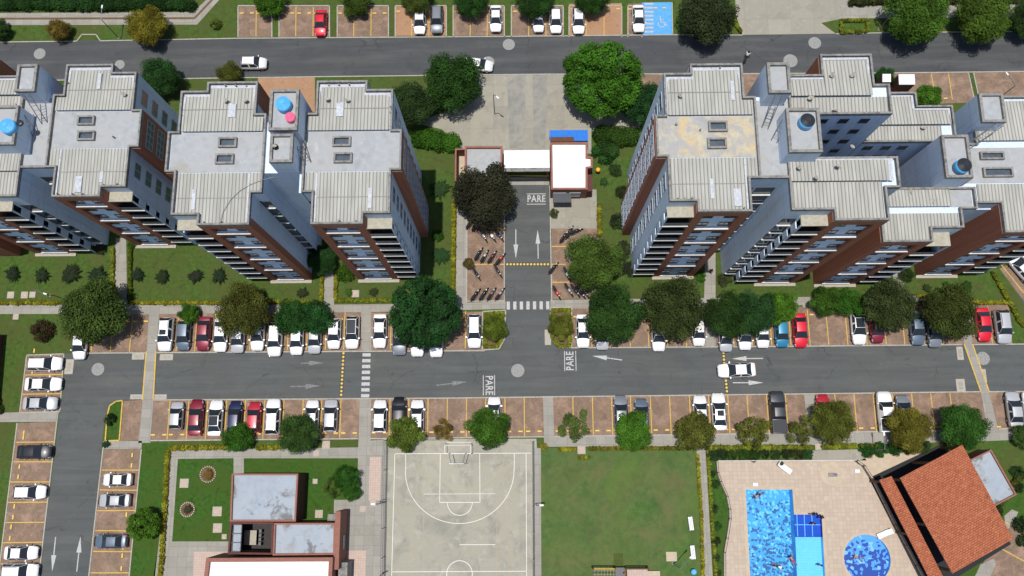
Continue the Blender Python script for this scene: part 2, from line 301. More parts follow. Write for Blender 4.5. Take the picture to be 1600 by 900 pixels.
M['pool_shallow'] = brickmat('pool_shallow', (.20, .56, .86), (.24, .60, .88), (.16, .48, .8), .3, .3, .02, 0)
M['pool_navy'] = brickmat('pool_navy', (.02, .085, .50), (.018, .07, .44), (.03, .11, .52), .3, .3, .02, 0)
m, t, b = nodes('water'); b.inputs['Base Color'].default_value = (.75, .93, 1, 1); b.inputs['Roughness'].default_value = .02; b.inputs['Transmission Weight'].default_value = 1; b.inputs['IOR'].default_value = 1.33
p = pos(t); n = t.nodes.new('ShaderNodeTexNoise'); n.inputs['Scale'].default_value = 2.2; n.inputs['Detail'].default_value = 3; t.links.new(p, n.inputs['Vector'])
q = t.nodes.new('ShaderNodeBump'); q.inputs['Strength'].default_value = .5; q.inputs['Distance'].default_value = .12; t.links.new(n.outputs[0], q.inputs['Height']); t.links.new(q.outputs[0], b.inputs['Normal'])
lp = t.nodes.new('ShaderNodeBsdfTransparent'); lp.inputs[0].default_value = (.82, .95, 1, 1); ms = t.nodes.new('ShaderNodeMixShader'); ms.inputs[0].default_value = .82
gl = t.nodes.new('ShaderNodeBsdfGlossy'); gl.inputs['Roughness'].default_value = .08; t.links.new(q.outputs[0], gl.inputs['Normal']); fr = t.nodes.new('ShaderNodeFresnel'); fr.inputs[0].default_value = 1.33; t.links.new(q.outputs[0], fr.inputs['Normal'])
t.links.new(fr.outputs[0], ms.inputs[0]); t.links.new(lp.outputs[0], ms.inputs[1]); t.links.new(gl.outputs[0], ms.inputs[2]); t.links.new(ms.outputs[0], t.nodes['Material Output'].inputs[0]); M['water'] = m
def tilemat(name, rz):
    m, t, b = nodes(name); p = pos(t); v = stretch(t, p, 1, 1, 1, rz); k = t.nodes.new('ShaderNodeTexBrick'); t.links.new(v, k.inputs['Vector'])
    for i, cc in ((1, (.42, .14, .07)), (2, (.33, .10, .05)), (3, (.17, .05, .028))): k.inputs[i].default_value = (*cc, 1)
    k.inputs['Scale'].default_value = 1; k.inputs['Brick Width'].default_value = .42; k.inputs['Row Height'].default_value = .24; k.inputs['Mortar Size'].default_value = .035; k.inputs['Mortar Smooth'].default_value = .8; k.inputs['Bias'].default_value = -.1
    out = mixc(t, noise(t, v, 2.5, 5, .5, .75), k.outputs[0], (.45, .17, .09)); out = mixc(t, noise(t, p, 1.3, 6, .6, .75), out, (.13, .05, .03))
    t.links.new(out, b.inputs['Base Color']); b.inputs['Roughness'].default_value = .85; b.inputs['Specular IOR Level'].default_value = .15
    q = t.nodes.new('ShaderNodeBump'); q.inputs['Strength'].default_value = .6; q.inputs['Distance'].default_value = .05; t.links.new(k.outputs[1], q.inputs['Height']); q.invert = True; t.links.new(q.outputs[0], b.inputs['Normal'])
    return m
# ================================================================ GROUND
from mathutils.geometry import tessellate_polygon
def PP(pts, z=0): return [G(x, y, z) for x, y in pts]
def struct(name, mb, m, **k):
    o = mb.build(name, m, **k); o['kind'] = 'structure'; return o
def sheet_with_holes(name, outer, holes, z, m):
    polys = [[Vector((x, y, 0)) for x, y in p] for p in [outer]+holes]
    vs = [v for p in polys for v in p]; tris = tessellate_polygon(polys)
    mb = MB(); mb.add([(v.x, v.y, z) for v in vs], [tuple(t) for t in tris])
    o = struct(name, mb, m)
    bm = bmesh.new(); bm.from_mesh(o.data)
    for f in bm.faces:
        if f.normal.z < 0: f.normal_flip()
    bm.to_mesh(o.data); bm.free(); return o
def patch(name, m, px, z): return struct(name, MB().flat(PP(px), z), M[m])
pool_px = [(1165,765),(1238,765),(1240.5,804),(1283.5,804),(1285.5,839),(1290,915),(1173,915)]
POOL = PP(pool_px); kc = G(1355, 873); kr = 2.82
KID = [(kc[0]+kr*cos(2*pi*i/40), kc[1]+kr*sin(2*pi*i/40)) for i in range(40)]
sheet_with_holes('ground', [(-400,-300),(400,-300),(400,400),(-400,400)], [POOL, KID], 0, M['grass'])
# darker, lusher lawns close to the buildings and in the garden
patch('lawn', 'lush_grass', [(268,708),(560,706),(560,860),(240,900)], .004)
patch('lawn', 'field_grass', [(844,700),(1090,700),(1104,960),(845,960)], .004)
patch('lawn', 'lush_grass', [(206,692),(262,692),(236,960),(190,960)], .004)
patch('lawn', 'lush_grass', [(1105,704),(1130,704),(1140,760),(1142,960),(1110,960)], .004)
# roads
patch('road', 'asphalt_dark', [(-350,69),(0,65.5),(400,59),(800,56.5),(1100,54),(1400,50.5),(1950,46),(1950,107.5),(1600,112),(1100,115),(850,115.5),(500,119.5),(280,123),(-350,131)], .004)
patch('road', 'asphalt', [(118,551.5),(560,548.5),(785,547),(900,543),(1200,541),(1600,537.5),(1950,534),(1950,611),(1600,613),(1300,615),(900,619),(700,621.5),(245,625),(190,626),(172,632),(164,650),(160,690),(139,900),(128,1000),(48,1000),(61,900),(88,690),(94,640),(100,600),(100,553)], .004)
patch('road', 'asphalt', [(787,284),(858,284),(861.5,470),(862,520),(864,538),(880,546),(780,549),(786,540),(788,500)], .008)
patch('road', 'asphalt', [(1586,452),(1700,640),(1760,640),(1640,440)], .006)
# concrete forecourt, driveway, footpaths
patch('forecourt', 'concrete', [(640,190),(690,178),(726,150),(745,116.5),(900,115.5),(936,152),(1000,178),(1000,200),(924,204),(924,240),(718,240),(717,226),(690,202)], .008)
patch('forecourt', 'concrete', [(858,296),(932,296),(933,357),(859,357)], .008)
for q in [[(792,116.5),(822,116.5),(820,232),(796,232)],[(832,116.5),(856,116.5),(852,232),(834,232)]]: patch('wheel_track', 'concrete_worn', q, .012)
patch('driveway', 'concrete', [(1146,-60),(1330,-60),(1329,8),(1311,30),(1283,36),(1306,52.5),(1160,54.5),(1150,24)], .008)
patch('pavement', 'walk', [(1311,9),(1950,4),(1950,24),(1311,29)], .012)
patch('pavement', 'walk', [(-350,22),(302,19),(345,-22),(362,-22),(308,38.5),(-350,40)], .012)
struct('drain_channel', MB().line(G(-350,30),G(304,28.5),.32,.016), M['soil']); struct('drain_channel', MB().line(G(304,28.5),G(350,-20),.32,.017), M['soil'])
patch('footpath', 'walk', [(-350,477),(230,475.5),(506,476),(522,476),(712,474),(730,473),(790,470.5),(790,482.5),(740,484),(560,488),(228,491),(95,490.5),(-350,491)], .012)
patch('footpath', 'walk', [(860,468.5),(1000,467),(1300,463.5),(1503,461),(1503,468),(1300,476),(1000,481),(860,482.5)], .012)
for q in [[(181,372),(197,372),(199,476),(177,476)],[(507,418),(521,418),(522,477),(506,477)],[(714,300),(731,300),(730,474),(712,474)],[(1102,395),(1118,395),(1118,470),(1100,470)],[(1394,412),(1411,412),(1413,464),(1397,464)],
          [(564,487),(580,487),(580,548),(565,548)],[(233,490),(249,490),(244,549),(229,549)],[(1104,468),(1120,468),(1118,541),(1102,541)],[(1254,464),(1270,464),(1268,480),(1254,480)],[(562,622),(580,622),(579,700),(560,700)],[(848.5,619),(864,619),(866,684),(850,684)],
          [(1256,615),(1272,615),(1278,676),(1263,676)],[(223,625),(240,624),(235,692),(216,692)],[(1532,611),(1545,611),(1560,672),(1543,672)],[(1503,466),(1515,466),(1519,538),(1506,538)],
          [(0,645),(92,642),(90,659),(-350,661),(-350,648)],[(162,689),(222,689),(221,701),(161,702)]]:
    patch('footpath', 'walk', q, .016)
for q in [[(229,549),(244,549),(240,624.5),(223,625)],[(1506,538),(1519,538),(1545,612),(1532,612)]]:      # raised crossings with yellow edges
    pp = PP(q); struct('raised_crossing', MB().prism(pp, .004, .09), M['walk'])
    struct('painted_lines', MB().line(pp[0],pp[3],.16,.094).line(pp[1],pp[2],.16,.095), M['paint_yellow'])
patch('footpath', 'walk', [(264,703),(560,699),(560,716),(381,716),(381,741),(365,741),(365,716),(278,717),(269,846),(362,846),(362,870),(240,960),(236,960)], .012)
patch('footpath', 'walk', [(560,690),(606,686),(604,710),(606,960),(520,960),(522,781),(558,781)], .014)
patch('footpath', 'pink_paver', [(578,714),(596,714),(594,782),(576,782)], .02)
patch('footpath', 'pink_paver', [(537,860),(572,860),(570,960),(536,960)], .02)
patch('footpath', 'pink_paver', [(303,862),(362,862),(362,960),(300,960)], .02)
patch('footpath', 'walk', [(850,683),(1000,681),(1275,677),(1490,672),(1700,665),(1700,683),(1490,691),(1275,695),(1090,697),(850,698)], .012)
patch('footpath', 'walk', [(1088,697),(1102,697),(1117,960),(1102,960)], .016)
patch('sports_court', 'court', [(600,686),(838,685.5),(839,700),(838,960),(603,960)], .02)
patch('footpath', 'walk', [(833,700),(845,700),(846,960),(835,960)], .024)
patch('forecourt', 'concrete', [(1268,704),(1342,702),(1354,719.5),(1268,719.5)], .012)
patch('forecourt', 'sand', [(1340,721),(1368,709),(1442,706),(1480,716),(1480,900),(1440,960),(1412,880)], .012)
patch('footpath', 'walk', [(1532,882),(1552,873),(1557,880),(1530,940),(1505,940)], .012)
patch('footpath', 'walk', [(1569,806),(1581,796),(1591,800),(1583,818),(1572,830)], .016)
patch('lawn', 'lush_grass', [(1485,900),(1590,745),(1700,745),(1700,960),(1485,960)], .004)
deckp = PP([(1119,720.5),(1334,719.5),(1344,728),(1360,752),(1395,820),(1444,915),(1131,915),(1130,862),(1134,840),(1138.5,810),(1138,795),(1134,775),(1124,752),(1120.5,738)])
sheet_with_holes('pool_deck', deckp, [POOL, KID], .02, M['pool_deck'])
struct('round_paving', MB().ring(*G(1300,740), .01, 1.45, .026), M['sand'])
# brick paved parking bays
BAYS = [[(137,491),(233,491),(229,550),(118,551.5)],[(249,491),(564,488.5),(565,548.5),(244,550)],[(580,488.5),(757,487),(755,547.5),(580,548.5)],
  [(893,482),(1104,480.5),(1102,541.5),(893,543)],[(1120,480.5),(1503,477),(1506,538.5),(1118,541.5)],[(1518,476.5),(1576,476),(1582,537.5),(1519,538.5)],
  [(190,627),(223,625),(217,688),(186,689)],[(240,624.5),(562,622.5),(560,685),(236,688.5)],[(580,622.5),(848.5,619.5),(850,682),(579,685)],
  [(864,619),(1256,615.5),(1263,676),(866,682)],[(1272,615),(1532,612),(1543,671),(1278,676)],[(1545,612),(1760,610),(1790,664),(1560,670)],
  [(42,555),(100,553),(94,642),(31,645)],[(27,661),(89,659),(61,900),(52,990),(-14,990),(0,880)],[(161,702.5),(221,701.5),(203,900),(194,990),(130,990),(139,900)],
  [(731,330),(789,330),(788,469),(729,470)],[(862,357),(940,357),(940,467),(862.5,467)],
  [(1562,420),(1600,400),(1660,450),(1640,520),(1590,458)],[(1560,812),(1640,830),(1640,960),(1530,900)]]
for q in BAYS: patch('parking_bays', 'brick_bay', q, .01)
TOPB = [(372,425),(436,515),(527,607),(617.5,697.5),(708,788),(799,880),(889,971.5),(981,1003)]
for a, b_ in TOPB: patch('parking_bays', 'brick_orange' if a in (889,617.5) else 'brick_bay', [(a,9.5 if a<800 else 6),(b_,9 if a<800 else 5),(b_,57.5 if a<600 else 55.5),(a,58.5 if a<600 else 56)], .01)
patch('parking_bays', 'paint_blue', [(1003,4),(1049,3.5),(1050,53.5),(1003,54.5)], .012)
patch('parking_bays', 'brick_orange', [(403,121.5),(492,120),(492,175),(403,175)], .01)
patch('parking_bays', 'brick_bay', [(1000,116.5),(1200,115.5),(1200,165),(1000,165)], .01)
patch('parking_bays', 'brick_bay', [(1385,114),(1514,113.5),(1525,160),(1385,165)], .01)
patch('parking_bays', 'brick_bay', [(1521,113.3),(1950,109),(1950,160),(1531,160)], .01)
# kerbs
kb = MB()
def kerb(px, wd=.14, h=.05):
    p_ = PP(px)
    for i in range(len(p_)-1): kb.line(p_[i], p_[i+1], wd, .001, h)
kerb([(-350,70),(120,64.5),(128,54),(150,54),(157,64),(372,60)]); kerb([(372,60),(800,57),(1050,54.5),(1160,55)]); kerb([(1306,53),(1400,51),(1950,46)])
kerb([(-350,131),(280,123),(500,120)]); kerb([(500,120),(850,116),(1100,115.5),(1400,114),(1950,108)])
kerb([(118,552),(560,549),(757,548)]); kerb([(893,543.5),(1200,541.5),(1503,538.5)]); kerb([(1519,538.5),(1950,534)])
kerb([(240,625),(700,622),(1256,615.5),(1532,612)]); kerb([(1545,612),(1950,611)])
kerb([(100,553),(94,641)]); kerb([(89,659),(61,900),(50,990)]); kerb([(42,555),(31,645)]); kerb([(42,555),(100,553)]); kerb([(31,645),(94,643)]); kerb([(27,661),(0,880)])
kerb([(161,702),(139,900),(128,990)]); kerb([(221,702),(202,900),(192,990)]); kerb([(165,688),(161,702)])
kerb([(788,284),(788,470)],.12,.03); kerb([(859,290),(862,470)]); kerb([(729,330),(729,471),(788,470)])
kerb([(236,688.5),(560,685.5)],.14,.1); kerb([(579,685.5),(850,682.5)],.14,.1); kerb([(866,682),(1263,676.5)],.14,.1); kerb([(1278,676),(1543,671)],.14,.1); kerb([(1560,670),(1760,664)],.14,.1)
for a, b_ in TOPB: kerb([(a,10),(a,58)]); kerb([(b_,10),(b_,58)]); kerb([(a,9),(b_,9)])
kerb([(1050,4),(1051,54)]); kerb([(1513,114),(1523,160)]); kerb([(1521,114),(1531,160)])
struct('kerbs', kb, M['curb'])
# yellow-edged planting islands
isl = [(165,689),(168,650),(172,634),(182,627),(192,626),(187,688)]
kb = MB(); pp = PP(isl)
for i in range(len(pp)): kb.line(pp[i], pp[(i+1) % len(pp)], .16, .005, .12)
struct('kerbs', kb, M['paint_yellow']); patch('planting_island', 'lush_grass', isl, .03)
for q in [[(754,487),(790,485),(788,530),(780,545),(754,547)],[(860,481),(893,480),(893,543),(873,543),(862,530)]]:
    pp = PP(q); kb = MB()
    for i in range(len(pp)): kb.line(pp[i], pp[(i+1) % len(pp)], .16, .005, .12)
    struct('kerbs', kb, M['curb']); patch('planting_island', 'soil', q, .03)
# painted bay dividers, built in world metres: every line runs 4.9 m from the road edge
yl = MB(); STOPS = []
def dividers(xs, yedge, up, depth=4.95, slant=0):
    for x in xs:
        a = G(x, yedge(x)); yl.line((a[0], a[1]+(.1 if up else -.1)), (a[0]+slant, a[1]+(depth if up else -depth)), .11, .018)
def stops(xs, yedge, up, row, d=4.05):
    for x0, x1 in xs:
        a = G(x0, yedge(x0)); b_ = G(x1, yedge(x1)); mx, my = (a[0]+b_[0])/2, (a[1]+b_[1])/2
        for s in (-.72, .72): STOPS.append((mx+s, my+(d if up else -d), 0, row))
yn = lambda x: 551.5-(x-118)*.0098 if x < 800 else 543.5-(x-893)*.0083
ys = lambda x: 625.3-(x-245)*.0098
N1 = [[142,172,202],[275,304,333,361,390,419,449,479,508,537],[610,639,668,697,727],[925,955,985,1014,1043,1073],[1147,1176,1206,1236,1266,1295,1325,1355,1385,1414,1444,1475],[1551]]
S1 = [[266,295.5,325,354.5,384,414,444,474,503,533],[609.5,639,669,699,729,759,789,819],[895,925.5,955.5,985,1016,1046,1077,1107,1137,1167,1197.5,1227],[1304,1334,1364,1394,1424,1454,1484],[1576,1606]]
NE = [(118,229),(246,565),(580,755),(893,1102),(1118,1505),(1520,1582)]; SE = [(240,562),(580,848),(864,1256),(1275,1514),(1548,1636)]
for xs, (a, b_) in zip(N1, NE): dividers(xs, yn, True); q = [a]+xs+[b_]; stops([(q[i], q[i+1]) for i in range(len(q)-1)], yn, True, 'upper row of bays along the middle road')
for xs, (a, b_) in zip(S1, SE): dividers(xs, ys, False); q = [a]+xs+[b_]; stops([(q[i], q[i+1]) for i in range(len(q)-1)], ys, False, 'lower row of bays along the middle road', 4.35)
TD = [[400],[462,489],[552.5,579.5],[643,670],[734.5,761],[826,853],[916,944],[]]
for (a, b_), xs in zip(TOPB, TD):
    for x in xs: yl.line(G(x,56.5), G(x+(.6 if x<812 else -.4),11), .11, .018)
    q = [a]+xs+[b_]
    for i in range(len(q)-1):
        mx = (q[i]+q[i+1])/2; p_ = G(mx, 21 if a < 600 else (18 if a < 800 else 14.5))
        for s in (-.72,.72): STOPS.append((p_[0]+s, p_[1], 0, 'bays above the top road'))
for x in (1031,): 
    p_ = G(x, 13); [STOPS.append((p_[0]+s, p_[1], 0, 'blue disabled bay')) for s in (-.6,.6)]
for (x0,x1) in ((1455,1462),(1482,1488)): yl.line(G(x0,115), G(x1,156), .11, .018)
for p0, p1 in [((40,586),(98,585)),((35,616),(96,615)),((25,691),(86,690.5)),((21,721.5),(83,721.5)),((16,753),(79,753)),((11,785),(75,784.5)),((7,816.5),(71,816)),((4,848),(67,847)),((1,881),(63,881)),
    ((159,734.5),(218,734.5)),((156,765.5),(215,766)),((152,798),(212,797.5)),((149,829),(209,829.5)),((146,861.5),(206,862)),((142,895),(203,895)),((789,388),(789,388.1)),
    ((731,357),(787,357)),((732,413),(788,413)),((862,385),(884,385)),((862,413),(884,413)),((862,441),(890,441))]:
    yl.line(G(*p0), G(*p1), .12, .018)
for x, y, a in [(37,683.5,88),(38,676,88),(31,729,88),(29,745,88),(23,791,88),(21,808,88),(18,823,88),(16,841,88),(51,581,90),(54,548,90),(207,711,90),(206,727,90),(198,804,90),(193,855,90),(191.5,868,90),(190,888,90),(1437,151,0)]:
    p_ = G(x, y); STOPS.append((p_[0], p_[1], R(a), 'bays along the left road' if x < 1000 else 'bays below the top road'))
p_ = G(1470,154); STOPS.append((p_[0]-1,p_[1],0,'bays below the top road')); STOPS.append((p_[0]+.6,p_[1],0,'bays below the top road'))
for p0, p1 in [((1600,458),(1560,408)),((1622,460),(1582,398)),((1602,878),(1555,852)),((1640,860),(1570,815))]: yl.line(G(*p0), G(*p1), .12, .018)
struct('painted_lines', yl, M['paint_yellow'])
# white road paint
wl = MB()
def arrow(mb, px0, px1, hl=1.9, hw=.62, sw=.13, z=.012):
    a, b_ = Vector(G(*px0)), Vector(G(*px1)); d = (b_-a).normalized(); n = Vector((-d.y, d.x)); c = b_-d*hl
    mb.line(a, c, sw, z); mb.flat([tuple(c+n*hw/2), tuple(c-n*hw/2), tuple(b_)], z)
for p0, p1 in [((806,358),(806,404)),((841,404),(840,359)),((972,562.5),(925,556)),((1192,560),(1143,560.5)),((1145,598),(1193,598)),((87,839),(81.5,893)),((120,893),(126,838))]: arrow(wl, p0, p1)
fd = MB()
for p0, p1 in [((682,602),(730,596.5)),((454,604),(501,603)),((470,567.5),(506,567))]: arrow(fd, p0, p1)
def zebra(pa, pb, n, wd, ln, mb):
    a, b_ = Vector(G(*pa)), Vector(G(*pb)); d = (b_-a)/n; u = d.normalized()
    for i in range(n):
        c = a+d*(i+.5); mb.line(tuple(c-u*wd/2), tuple(c+u*wd/2), ln, .0125)
zebra((573,550),(570.5,623),8,.42,1.05,wl); zebra((789,477.5),(861,477),7,.42,1.05,wl)
def pare(px, py, rz, s=.78):
    x, y = G(px, py); cu = bpy.data.curves.new('road_word', 'FONT'); cu.body = 'PARE'; cu.size = 1.35; cu.align_x = 'CENTER'; cu.align_y = 'CENTER'; cu.offset = .025; cu.space_character = 1.08
    t_ = bpy.data.objects.new('road_word', cu); COL.objects.link(t_); dg = bpy.context.evaluated_depsgraph_get(); me = bpy.data.meshes.new_from_object(t_.evaluated_get(dg))
    bpy.data.objects.remove(t_); me.materials.clear(); me.materials.append(M['paint_white'])
    for v in me.vertices: v.co.x *= .76
    o = bpy.data.objects.new('road_word', me); COL.objects.link(o); o.location = (x, y, .016); o.rotation_euler.z = rz; o['kind'] = 'structure'
    b_ = MB(); 
    for s_ in (-.72, .72): b_.box(-1.28, 1.28, s_-.05, s_+.05, 0, .002)
    q = b_.build('road_word_border', M['paint_white'], wloc=False, loc=(x, y, .0135), rz=rz); q['kind'] = 'structure'
pare(838, 311, 0); pare(891, 564, R(90)); pare(764, 602, R(-90))
# wheelchair emblem and hatching
for k in range(8): wl.line(G(1007,6+k*6.2), G(1021,6+k*6.2), .26, .0165)
struct('painted_lines', wl, M['paint_white']); struct('painted_lines', fd, M['paint_faded'])
ex, ey = G(1034,34); e_ = MB(); Q = lambda x, y: (ex+x, ey+y)
e_.ring(ex-.05, ey-.35, .42, .52, .017, 20, R(150), R(360)); e_.ring(ex-.2, ey+.75, .005, .13, .017, 12); e_.line(Q(-.2,.6),Q(-.12,-.05),.12,.0175); e_.line(Q(-.12,-.05),Q(.4,-.05),.12,.018); e_.line(Q(.4,-.05),Q(.58,-.6),.12,.0175); e_.line(Q(-.17,.35),Q(.25,.35),.1,.018); e_.line(Q(.55,-.6),Q(.75,-.52),.1,.018)
struct('wheelchair_emblem', e_, M['paint_white'])
# court lines
cl = MB(); L = lambda a, b_, w_=.07, z=.026: cl.line(G(*a), G(*b_), w_, z)
L((617,709),(830,708)); L((617,709),(611,935)); L((822,708),(823,935)); L((612.5,893.5),(823,892.5))
L((688,709),(687,785)); L((749.5,709),(750,785)); L((687,785),(750,785))
pc = G(718.5,785); r_ = abs(G(738,785)[0]-pc[0]); cl.ring(pc[0], pc[1], r_-.035, r_+.035, .0275, 24, pi, 2*pi)
a_, b2 = G(634,709), G(803,709); cx_ = (a_[0]+b2[0])/2; r_ = (b2[0]-a_[0])/2; yb = G(718,818)[1]; cy_ = yb+r_
L((634,709),(634,735)); L((803.5,709),(803.5,735)); N_ = 36
yb0 = G(634,735)[1]; ang = [pi+pi*i/N_ for i in range(N_+1)]; pts = [(cx_+r_*cos(t_), yb0+(yb0-yb)*sin(t_)) for t_ in ang]
for i in range(N_): cl.line(pts[i], pts[i+1], .07, .0275)
c_ = G(718,897); cl.ring(c_[0], c_[1], 1.52, 1.6, .0275, 36)
L((718,851),(774,851)); L((662,772),(774,771.5),.05)
struct('painted_lines', cl, M['paint_court'])
cl = MB(); a_, b2 = G(651,712), G(788,712); cx_ = (a_[0]+b2[0])/2; r_ = (b2[0]-a_[0])/2; pts = [(cx_+r_*cos(t_), a_[1]+4.2*sin(t_)) for t_ in ang]
for i in range(N_): cl.line(pts[i], pts[i+1], .06, .025)
struct('painted_lines', cl, M['paint_court_yellow'])
cl = MB(); L((662,772),(661,935),.06,.0245); L((776,770),(776.5,935),.06,.0245); L((641,760),(642,935),.05,.0245); L((792,700),(796,935),.05,.0245); struct('painted_lines', cl, M['paint_court_orange'])
# manholes, covers, gratings
for i, (x, y, r_) in enumerate([(62,84,.82),(153,577,.82),(809,579,.85),(795,69.5,.85),(763,97,.85),(1273,67,.88),(1235,95,.98),(1536,560,.85),(187,101,.7)]):
    c_ = G(x, y); o = MB().ring(c_[0], c_[1], .005, r_, .013, 28).ring(c_[0], c_[1], r_*.35, r_*.42, .018, 24).build('manhole_cover', [M['cover']])
    tag(o, ['pale round manhole cover at left end of the top road','pale round manhole cover where the left road meets the middle road','round manhole cover on the middle road below the entrance lane','round manhole cover on the top road right above the forecourt','round manhole cover beside the white car half hidden by a tree','round manhole cover on the top road below the driveway','large round manhole cover on the top road beside the rooftop tower','round manhole cover beside the right raised crossing','round manhole cover peeping out behind the left apartment roof'][i], 'manhole cover', 'round manhole covers in the roads')
for i, (x, y, w_, h_) in enumerate([(216,557,1.6,.8),(260,558,1.7,.8),(214,620,1.7,.6),(250,620,1.7,.6),(108,573,1.1,1.9),(856,527,.8,2),(1500,552,.8,1.7),(1501,602,1.1,1.6),(1536,587,.8,1.7)]):
    c_ = G(x, y); mb = MB().box(c_[0]-w_/2, c_[0]+w_/2, c_[1]-h_/2, c_[1]+h_/2, .006, .02); o = mb.build('drain_cover', M['cover_light'])
    g_ = MB(); 
    for k in range(6):
        if w_ > h_: g_.box(c_[0]+w_*(k-2.5)*.1-.03, c_[0]+w_*(k-2.5)*.1+.03, c_[1]-h_*.25, c_[1]+h_*.25, .021, .026)
        else: g_.box(c_[0]-w_*.25, c_[0]+w_*.25, c_[1]+h_*(k-2.5)*.1-.03, c_[1]+h_*(k-2.5)*.1+.03, .021, .026)
    g_.build('grating', M['steel'], o)
    tag(o, ['drain cover left of the left raised crossing, upper end','drain cover right of the left raised crossing, upper end','drain cover left of the left raised crossing, lower end','drain cover right of the left raised crossing, lower end','tall drain cover beside the uppermost white car of the left bays','drain cover beside the right planting island of the entrance','drain cover left of the right raised crossing, upper end','drain cover left of the right raised crossing, lower end','drain cover right of the right raised crossing under the manhole'][i], 'drain cover', 'concrete drain covers in the roads')
CV = [(17,461,.9),(38.5,461,.9),(51,460.5,.8),(25,495,.75),(288,755,1.1),(339.5,799,1.15),(340,825,1.1),(350.5,838.5,.6),(555.5,459,.95),(492.5,752,.6),(498.5,803,.95),(509.5,695,1),(583,786,.8),(567,795,.75),(1278.5,698,.8),(908.5,703,1),(494,708,.8),(38,461,.5)]
LB = ['left of the two covers in the lawn below the left apartments','square cover with a twin beside it, left lawn','right one of the twin covers in the left lawn','small cover just below the left footpath','pinkish square cover beside the circular flower bed','upper of two square covers beside the clubhouse lawn path','lower of two square covers beside the clubhouse lawn path','small corner cover beside the clubhouse wall','cover in the lawn between hedge and middle apartments','small cover in the grass behind the clubhouse','tall pale cover against the clubhouse corner','square cover at end of the yellow hedge near the bays','pink outlined cover beside the court fence','dark outlined cover on the walkway by the court','cover in front of the pool gate','cover inside the hedge notch above the playing field','pink outlined cover on the garden footpath']
for (x, y, s), lb in zip(CV, LB):
    c_ = G(x, y); o = MB().box(c_[0]-s/2, c_[0]+s/2, c_[1]-s/2, c_[1]+s/2, .015, .06).build('utility_cover', M['cover_light']); MB().box(c_[0]-s*.32, c_[0]+s*.32, c_[1]-s*.32, c_[1]+s*.32, .06, .07).build('lid', M['pink_paver'], o)
    tag(o, lb, 'cover', 'square inspection covers')
# wheel stops
proto = None
def ordn(n):
    W_ = ['','first','second','third','fourth','fifth','sixth','seventh','eighth','ninth','tenth','eleventh','twelfth','thirteenth','fourteenth','fifteenth','sixteenth','seventeenth','eighteenth','nineteenth','twentieth']
    return W_[n] if n < 21 else '%d%s' % (n, {1:'st',2:'nd',3:'rd'}.get(n % 10, 'th'))
rows_ = {}
for q in STOPS: rows_.setdefault(q[3], []).append(q)
OL_ = {}
for rw, L_ in rows_.items():
    if 'left road' in rw: [OL_.__setitem__(id(q), '%s yellow wheel stop from the top %s of the left road' % (ordn(i+1), sd)) for sd, LL in (('right', [q for q in L_ if q[0] > -55]), ('left', [q for q in L_ if q[0] <= -55])) for i, q in enumerate(sorted(LL, key=lambda q: -q[1]))]
    else: [OL_.__setitem__(id(q), '%s yellow wheel stop from the left in the %s' % (ordn(i+1), rw.replace(' of bays along the middle road', ' by the middle road'))) for i, q in enumerate(sorted(L_, key=lambda q: q[0]))]
for q_ in STOPS:
    x, y, a, row = q_
    if proto is None:
        proto = MB().prism([(-.27,-.09),(.27,-.09),(.27,.09),(-.27,.09)], 0, .1).build('wheel_stop', M['stop_yellow'], wloc=False, bevel=.02); o = proto
    else: o = cp(proto)
    o.location = (x, y, .012); o.rotation_euler.z = a; tag(o, OL_[id(q_)], 'wheel stop', 'yellow wheel stops in the '+row)
# speed bumps of yellow studs
for i, (p0, p1, n) in enumerate([((537,549),(533,620),12),((1129.5,543),(1136,614),13),((790,413),(859,413),13)]):
    a, b_ = Vector(G(*p0)), Vector(G(*p1)); base = empty('stud_speed_bump', (*((a+b_)/2), 0), label=['speed bump of yellow studs left of the zebra crossing','speed bump of yellow studs under the white moving car','speed bump of yellow studs across the entrance lane'][i], cat='speed bump', group='speed bumps made of studs')
    MB().line(a, b_, .5, .009, .012).build('base_strip', M['asphalt_dark'], base)
    for k in range(n):
        c_ = a+(b_-a)*(k+.5)/n; st = MB().sphere((c_.x, c_.y, .02), .17, 10, 6, .45).build('stud', M['stop_yellow'], base, smooth=True)
# swimming pools
def basin(name, poly, z, m, mw, **k):
    mb = MB(); n = len(poly); mb.flat(poly, z); o = struct(name, mb, m)
    wb = MB(); P_ = poly
    wb.add([(x, y, z) for x, y in P_]+[(x, y, .02) for x, y in P_], [(i, (i+1) % n, n+(i+1) % n, n+i) for i in range(n)]); struct('pool_wall', wb, mw)
basin('pool_floor', PP([(1165,765),(1238,765),(1246,915),(1173,915)]), -1.3, M['pool_tile'], M['pool_shallow'])
basin('pool_floor', PP([(1240.5,804),(1283.5,804),(1285.5,839),(1242.5,839)]), -.6, M['pool_navy'], M['pool_navy'])
basin('pool_floor', PP([(1242.5,839),(1285.5,839),(1290,915),(1246,915)]), -.7, M['pool_shallow'], M['pool_shallow'])
basin('pool_floor', KID, -.5, M['kid_tile'], M['pool_shallow'])
g_ = MB()
for x in (1247.5,1259,1271): g_.line(G(x,804), G(x+1.5,839), .09, -.59)
g_.line(G(1241,820.5), G(1290,820.5), .09, -.588); struct('painted_lines', g_, M['pool_shallow'])
struct('water', MB().flat(POOL, -.12), M['water']); struct('water', MB().flat(KID, -.1), M['water'])
cp_ = MB(); PX = POOL
for i in range(len(PX)): cp_.line(PX[i], PX[(i+1) % len(PX)], .5, .03, .03)
cx0, cy0 = sum(p[0] for p in POOL)/7, 0
struct('pool_coping', MB().ring(kc[0], kc[1], kr, kr+.32, .04, 40), M['sand'])
o_ = PP([(1160,760),(1241,760),(1244,800),(1287,800),(1290,838),(1295,925),(1167,925)])
